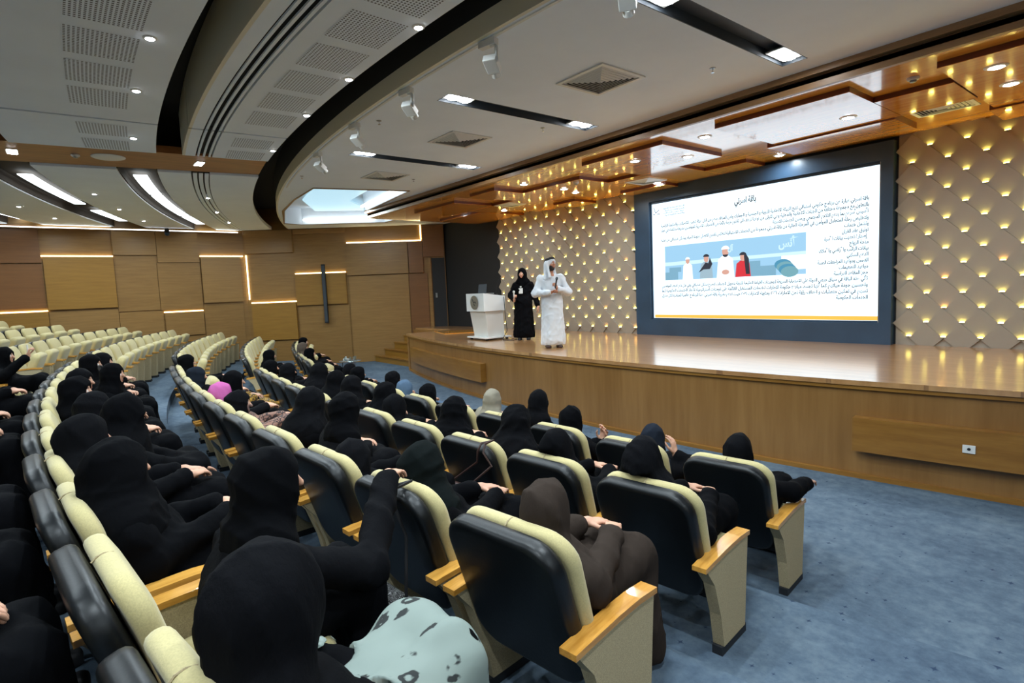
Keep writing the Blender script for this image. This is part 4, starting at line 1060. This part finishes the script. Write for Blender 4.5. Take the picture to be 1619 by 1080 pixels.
    if scarf:
        def sf(P):
            d = scarf_sdf((P-Hc)@Rm, P, Hc, neck, S, style, seed, big, puff)
            return off_back(d, P) if legs == 'sit' else d
        kids['scarf'] = to_obj('headscarf', [grid_mesh(sf, np.minimum(Hc-.22, S-np.array([.34, .3, .56 if style == 'k' else .3])), np.maximum(Hc+.2, S+np.array([.34, .3, .1])), max(.011, h*.62))], CL[scarf], root)
    if legs == 'sit':
        for f in Ft: MB().pad(.085, .22, .07, .035, .02, (f[0], f[1]-.06, .0), (1, 0, 0), (0, 1, 0), (0, 0, 1)).build('shoe', M['black'], root, True)
    return dict(S=S, neck=neck, Hc=Hc, Rm=Rm, **kids)
# ------------------------------------------------------------------ audience
NTH = ('first second third fourth fifth sixth seventh eighth ninth tenth eleventh twelfth').split()
B2 = lambda r, k: 'person in black, %s seat from the aisle away from the oak wall, %s row' % (NTH[k], ORD[r])
AUD = [
 # row seat  x    y    z    yaw  scarf    gown    style label
 ('A', 0, .02, .2, .99, 10, 'black2', 'black', 's', 'person in black in the aisle seat of the front row, arm on the armrest'),
 ('A', 1, .09, .24, .95, 12, 'slate', 'black2', 's', 'person in black in the front row resting a cheek on one raised hand'),
 ('A', 2, .03, .22, 1.0, 0, 'black', 'black', 's', 'person in black in the front row holding both hands up before the face'),
 ('A', 3, .12, .5, 1.04, 15, 'black2', 'black', 's', 'person in black leaning forward beside the pale grey headscarf'),
 ('A', 4, .15, .48, .97, 20, 'grey', 'grey', 's', 'person in a pale grey beige headscarf in the front row'),
 ('A', 5, 0, .18, .97, 10, 'black', 'black', 's', None), ('A', 6, .04, .24, .94, 15, 'blue', 'blue', 's', 'person in a steel blue headscarf in the front row'),
 ('A', 7, .06, .42, .97, 10, 'black2', 'black', 's', None), ('A', 8, .02, .18, .99, 5, 'black', 'black', 's', None), ('A', 9, .01, .3, .96, 5, 'black3', 'black', 's', None),
 ('A', 101, .07, .18, 1.03, -15, 'black', 'black', 's', 'person in black with a bare face in the far front seats by the side table'),
 ('A', 102, .03, .12, 1.1, -10, 'taupe', 'black3', 's', 'person in a taupe headscarf in the far front seats by the side table'),
 ('A', 104, .1, .24, 1.12, -20, 'black', 'black', 's', 'person in black in the last taken front seat toward the oak wall'),
 ('B', 0, -.08, .14, 1.06, 15, 'black3', 'black', 'k', 'person in black in the aisle seat of the second row'),
 ('B', 1, 0, .16, 1.0, 15, 'black', 'black', 'k', None), ('B', 2, .09, .44, 1.04, 10, 'black2', 'black2', 'k', 'person in a long black cape leaning forward before the pale grey headscarf'),
 ('B', 3, .05, .42, 1.02, 15, 'black', 'black', 'k', None), ('B', 4, .02, .26, .97, 10, 'black2', 'black', 's', None), ('B', 5, .08, .52, .99, 10, 'black', 'black', 'k', None),
 ('B', 6, .05, .46, 1.0, 10, 'black2', 'black', 'k', None), ('B', 7, .04, .54, .98, 10, 'black', 'black', 'k', None), ('B', 8, .03, .56, 1.02, 5, 'black2', 'black', 'k', None),
 ('B', 9, .06, .28, .98, 5, 'black3', 'black3', 's', 'person in black with clasped hands raised in the second row'), ('B', 10, 0, .18, .97, 0, 'black', 'black', 's', None),
 ('B', 100, -.03, .46, .95, 0, 'black', 'black', 's', 'person in black in the first second-row seat across the aisle'),
 ('C', 0, .06, .2, .98, 20, 'brown', 'brown', 's', 'person in a brown headscarf and brown gown in an aisle seat'),
 ('C', 1, 0, .2, 1.0, 15, 'greenblack', 'black', 'k', 'person in a long dark cape next to the brown headscarf'),
 ('C', 2, .09, .18, .9, 20, 'black3', 'black', 's', 'person in black sunk low in the third row beside a resting arm'),
 ('C', 3, .07, .54, 1.05, 10, 'black', 'black2', 's', 'person in black sitting turned in the third row with a white cuff edge'),
 ('C', 4, .09, .58, 1.01, 10, 'black2', 'black', 'k', None), ('C', 5, 0, .2, .93, -25, 'black3', 'patch', 's', 'person in a black headscarf and patterned mask and patterned blouse'),
 ('C', 6, .01, .2, .93, 15, 'pink', 'black3', 's', 'person in a pink headscarf in the third row'), ('C', 7, .04, .48, .95, -15, 'black', 'yellow', 's', 'person in a black headscarf with a yellow printed collar'),
 ('C', 8, -.02, .18, .96, 0, 'slate', 'black', 's', 'person in a slate headscarf in the third row'), ('C', 10, -.1, .18, 1.0, -5, 'black', 'black', 's', None),
 ('D', 0, .02, .22, 1.04, 25, 'black3', 'black', 's', 'person in a black headscarf and white floral dress in the aisle seat'),
 ('D', 1, .03, .56, 1.07, -10, 'black', 'black2', 's', 'person in black stretching an arm along the seat back ahead'),
 ('D', 2, .06, .22, 1.05, 10, 'black', 'black', 'k', 'person in a long black cape in the third taken seat of the fourth row'), ('D', 3, -.08, .2, 1.03, 10, 'black2', 'black', 'k', None),
 ('D', 4, -.01, .48, 1.02, 5, 'black', 'black', 'k', 'person in a long black cape leaning forward with folded hands, fourth row'), ('D', 5, -.12, .36, .95, 5, 'black3', 'black', 'k', None),
 ('D', 6, .15, .27, 1.03, -20, 'black', 'black', 's', None), ('D', 7, -.15, .3, 1.0, -25, 'black2', 'black', 's', None),
 ('D', 8, .1, .58, .98, -25, 'black', 'black', 's', 'person in black leaning far forward with bare face, fourth row'), ('D', 9, .01, .36, 1.04, -20, 'black', 'black', 's', None), ('D', 10, .01, .44, 1.0, -15, 'black2', 'black', 'k', None),
 ('E', 11, -.02, .48, .96, -15, 'black', 'black', 's', 'person in black holding up a phone in the fifth row'),
 ('E', 1, .0, .3, 1.05, 0, 'black', 'black', 's', None), ('E', 2, .0, .25, 1.05, 0, 'black', 'black', 's', None), ('E', 3, 0, .2, 1.05, 0, 'black2', 'black3', 's', None),
 ('E', 5, 0, .2, 1.05, 0, 'black', 'black', 's', None), ('E', 6, 0, .2, 1.05, 0, 'black2', 'black', 's', None), ('E', 8, 0, .25, 1.05, 0, 'black', 'black', 's', None)]
taken = {(a[0], a[1]) for a in AUD}
SPEC = {('A', 0): 'aisle-end seat of the front row with a beige end panel on the carpet', ('B', 0): 'aisle-end seat of the second row with a beige end panel by the step',
        ('C', 0): 'aisle-end seat of the third row behind the brown headscarf', ('C', 1): 'cream and black seat with a black strap looped over its back',
        ('B', 2): 'cream and black seat with a brown handbag hung on its back', ('D', 0): 'aisle-end seat of the fourth row under the white floral dress'}
for r in 'ABCDEFG':
    if r in 'ABCDE':
        for k in range(dict(A=10, B=11, C=11, D=12, E=12)[r]):
            tk = (r, k) in taken
            chair(r, k, tk, SPEC.get((r, k), '%s cream and black seat, %s from the aisle away from the oak wall, %s row' % ('taken' if tk else 'empty', NTH[k], ORD[r])), '%s row seats of the middle block' % ORD[r])
    for k in range(dict(A=8, B=9, C=10, D=10, E=10, F=9, G=9)[r]):
        tk = (r, 100+k) in taken
        chair(r, 100+k, tk, '%s cream seat by the oak wall, %s from the aisle, %s row' % ('taken' if tk else 'empty tipped-up', NTH[k], ORD[r]), '%s row seats across the aisle' % ORD[r])
PHOLD = {}
for i, (r, k, lx, ly, lz, yaw, sc, gw, sty, lab) in enumerate(AUD):
    x, y, z, th = seat_frame(r, k)
    e = empty('person', (x, y, z), th); tag(e, lab or B2(r, k), 'person', None if lab else 'people in black in the %s row' % ORD[r])
    dist = math.hypot(x, y); h = .016 if dist < 3.2 else .02 if dist < 6 else .026
    kw = {}
    hip = (lx*.35, .37+max(0, ly-.3)*.25, .53)
    if r == 'E' and k < 11: hip = (0, .60, .53); ly = .5; lz = .98
    fine = 'fine_rest' if dist < 5 else 'rest'
    kw['hands'] = (fine, fine)
    nk = np.array([lx, ly, lz])
    if (r, k) == ('A', 0): kw['arms'] = ((((-.22, .25, .70), (-.08, .5, .68))), ((.33, .36, .70), (.36, .60, .70)))
    if (r, k) == ('A', 1): kw['arms'] = ((((-.22, .3, .68), (-.1, .55, .66))), ((.38, .42, .70), (lx+.17, ly+.13, lz-.15))); kw['hands'] = (fine, (fine, (-.25, .05, 1), (-1, 0, .1)))
    if (r, k) == ('A', 2): kw['arms'] = (((-.10, .46, .62), (.10, .52, .72)), ((.32, .46, .62), (.19, .54, .73))); kw['hands'] = ((fine, (.2, .1, 1), (.6, -1, 0)), (fine, (-.2, .1, 1), (-.6, -1, 0)))
    if (r, k) == ('B', 9): kw['arms'] = (((-.1, .55, .72), (.02, .68, .86)), ((.28, .52, .72), (.12, .68, .86))); kw['hands'] = (('rest', (.3, .2, 1), (1, 0, 0)), ('rest', (-.3, .2, 1), (-1, 0, 0)))
    if (r, k) == ('D', 1): kw['arms'] = (((-.2, .5, .75), (-.05, .72, .66)), ((.24, .82, .70), (-.06, 1.10, .90))); kw['hands'] = ('fine_rest', ('fine_rest', (-.5, .75, -.1), (0, .1, -1))); kw['big'] = 1.1
    if (r, k) == ('D', 0): kw['skirt'] = 'floral'; kw['arms'] = (((-.28, .30, .70), (-.26, .50, .63)), ((.27, .30, .70), (.02, .46, .66))); kw['kx'] = -.17; kw['puff'] = 1.25
    if (r, k) == ('D', 4): kw['arms'] = (((-.2, .55, .70), (.05, .82, .60)), ((.32, .55, .70), (.20, .82, .60)))
    if (r, k) == ('C', 5): kw['mask'] = np.array(srgb(120, 96, 92)[:3])
    if (r, k) == ('D', 9): kw['mask'] = np.array(srgb(60, 60, 62)[:3])
    if (r, k) == ('E', 11): kw['arms'] = (((-.2, .45, .66), (-.02, .66, .60)), ((.26, .48, .70), (.16, .72, .92))); kw['hands'] = ('rest', ('grip', (-.1, .2, 1), (-.2, 1, .1)))
    if sty == 'k': kw['big'] = 1.06
    tone = SKIN*(.85+.3*rnd.random())
    pd = make_person(e, hip, (lx, ly, lz), math.radians(yaw), math.radians(-6), sc, gw, sty, h=h, tone=tone, seed=i*7+3, **kw)
    PHOLD[(r, k)] = (e, pd)
def at_seat(r, k, p):
    x, y, z, th = seat_frame(r, k); c, s = math.cos(th), math.sin(th)
    return (x+c*p[0]-s*p[1], y+s*p[0]+c*p[1], z+p[2]), th
# phone in the fifth row
p, th = at_seat('E', 11, (.13, .755, 1.03))
ph = empty('smartphone', p, th); tag(ph, 'smartphone held up by the person in the fifth row', 'phone')
MB().box(-.038, .038, -.004, .004, -.075, .075).build('case', M['white_plastic'], ph, bevel=.003); MB().box(-.034, .034, -.0055, -.004, -.07, .07).build('display', M['black'], ph)
# bags on the seat backs
def bag(r, k, dx, drop, w_, h_, d_, mat, strap, label, sdx):
    p, th = at_seat(r, k, (dx, -.13, drop)); e = empty('handbag', p, th); tag(e, label, 'handbag')
    MB().pad(w_, h_, d_, .04, .025, (0, -d_/2, -h_), (1, 0, 0), (0, 0, 1), (0, 1, 0), bulge=.01).build('bag_body', mat, e, True)
    MB().pad(w_*.98, h_*.45, .012, .03, .005, (0, -d_/2-.016, -h_*.5), (1, 0, 0), (0, 0, 1), (0, 1, 0)).build('flap', mat, e, True)
    o = e.location
    top = .985-drop
    MB().tube([(-w_*.42, 0, -.02), (sdx-.08, .06, top*.55), (sdx-.03, .03, top-.05), (sdx-.02, .06, top+.004), (sdx, .16, top+.008), (sdx+.02, .06, top+.004), (sdx+.03, .03, top-.05), (sdx+.08, .06, top*.55), (w_*.42, 0, -.02)], .008, 6).build('strap', strap, e, True)
    for s in (-1, 1):
        g = MB().lathe([(.012, -.004), (.018, -.004), (.018, .004), (.012, .004)], n=12).build('strap_ring', M['silver'], e); g.location = (s*w_*.42, 0, -.012); g.rotation_euler = (PI/2, 0, 0)
bag('B', 2, .02, .66, .24, .18, .07, M['bag_brown'], M['bag_brown'], 'brown leather handbag hanging behind a second row seat', .25)
bag('C', 1, .12, .50, .38, .30, .09, CL['dotbag'], M['black'], 'black handbag flecked with white hanging behind a third row seat', .02)

# ------------------------------------------------------------------ speakers on the stage
tc = math.atan2(8.06, -7.49)
mx, my = -8.06, 7.49; rz = math.atan2(-my, -mx)-PI/2
pm = empty('person', (mx, my, STZ), rz+.15); tag(pm, 'person in a white robe and white headcloth speaking into a microphone on stage', 'person')
d = make_person(pm, (0, 0, .92), (0.0, .02, 1.60), math.radians(34), math.radians(6), None, 'white', arms=(((-.32, .05, 1.06), (-.10, .24, 1.13)), ((.32, .05, 1.06), (.08, .24, 1.07))), legs='stand', h=.014, tone=SKIN2, seed=91, big=1.0, beard=True, shw=.19,
                hands=(('fine_grip', (.35, .3, .7), (.6, -.4, .2)), ('fine_grip', (-.5, .25, .3), (-.2, .2, -1))))
Hc, Rm = d['Hc'], d['Rm']
def ghutra(P):
    q = (P-Hc)@Rm
    s = ell(q, (0, -.015, .035), (.092, .112, .104)); s = smin(s, cap(q, (0, -.08, .0), (0, -.14, -.32), .075, .085), .06)
    for sx in (-1, 1): s = smin(s, cap(q, (sx*.075, -.03, .02), (sx*.12, -.06, -.26), .03, .05), .05)
    s = smin(s, cap(q, (.09, .0, .0), (.11, .05, -.24), .022, .03), .03)
    s = s+folds(P, .005, 30, 4)
    return smax(s, -ell(q, (0, .13, -.03), (.066, .10, .10)), .01)
gh = to_obj('headcloth', [grid_mesh(ghutra, Hc-np.array([.3, .34, .46]), Hc+np.array([.3, .3, .22]), .011)], CL['white'], pm)
R4 = Matrix(Rm.tolist()).to_4x4(); R4.translation = Vector(Hc.tolist())
ag = MB(); 
for zz, rr in ((.088, .094), (.108, .088)):
    pts = [(rr*math.cos(2*PI*k/24)*.92, -.02+rr*math.sin(2*PI*k/24)*1.1, zz+.02*math.sin(2*PI*k/24)) for k in range(25)]
    ag.tube(pts, .012, 6, False)
a = ag.build('head_cord', M['black'], pm, True); a.matrix_local = R4
for s in (-1, 1): MB().pad(.10, .27, .05, .045, .015, (s*.11, -.08, 0), (1, 0, 0), (0, 1, 0), (0, 0, 1)).build('sandal', M['bag_brown'], pm, True)
MB().box(-.006, .006, .128, .134, 1.0, 1.38).build('robe_tassel', CL['white'], pm)
c, s = math.cos(rz+.15), math.sin(rz+.15)
def on_man(p): return (mx+c*p[0]-s*p[1], my+s*p[0]+c*p[1], STZ+p[2])
mic = empty('microphone', on_man((-.05, .30, 1.25)), rz+.15); mic.rotation_euler = (math.radians(18), math.radians(-14), rz+.15); tag(mic, 'black handheld microphone held by the person in white', 'microphone')
MB().lathe([(0, -.11), (.012, -.11), (.016, .05), (.019, .06), (0, .06)], n=14).build('handle', M['black'], mic, True)
MB().lathe([(0, .06), (.02, .06), (.026, .08), (.024, .10), (.012, .115), (0, .118)], n=14).build('mic_head', M['charcoal'], mic, True)

wx, wy = -9.90, 8.31; rw = math.atan2(-wy, -wx)-PI/2-.1
pw = empty('person', (wx, wy, STZ), rw); tag(pw, 'person in a long black abaya with a white badge standing on stage', 'person')
d = make_person(pw, (0, 0, .86), (0, .02, 1.50), math.radians(-8), math.radians(-3), 'black', 'black2', arms=(((-.27, -.02, 1.0), (-.33, .06, .80)), ((.27, .02, 1.02), (.20, .17, .94))), legs='stand', h=.014, seed=55, style='s',
                hands=(('fine_rest', (-.1, .15, -1), (1, 0, 0)), ('fine_grip', (-.1, .35, .7), (-.6, -.2, 0))))
for s_ in (-1, 1): MB().pad(.085, .23, .06, .04, .015, (s_*.10, -.04, 0), (1, 0, 0), (0, 1, 0), (0, 0, 1)).build('shoe', M['black'], pw, True)
bd = empty('name_badge', (0, 0, 0)); bd.parent = pw; bd.location = (.03, .15, 1.12); bd.rotation_euler = (.08, 0, 0)
MB().box(-.045, .045, -.004, .004, -.06, .06).build('badge_card', M['white_plastic'], bd); MB().box(-.018, .018, -.006, .006, .075, .105).build('badge_clip', M['white_plastic'], bd)
c, s = math.cos(rw), math.sin(rw)
wm = empty('microphone', (wx+c*.18-s*.235, wy+s*.18+c*.235, STZ+1.04), rw); tag(wm, 'white handheld microphone held by the person in black on stage', 'microphone')
MB().lathe([(0, -.09), (.012, -.09), (.016, .04), (0, .045)], n=12).build('handle', M['white_plastic'], wm, True); MB().lathe([(0, .04), (.022, .045), (.026, .07), (.015, .09), (0, .093)], n=12).build('mic_head', M['white_plastic'], wm, True)
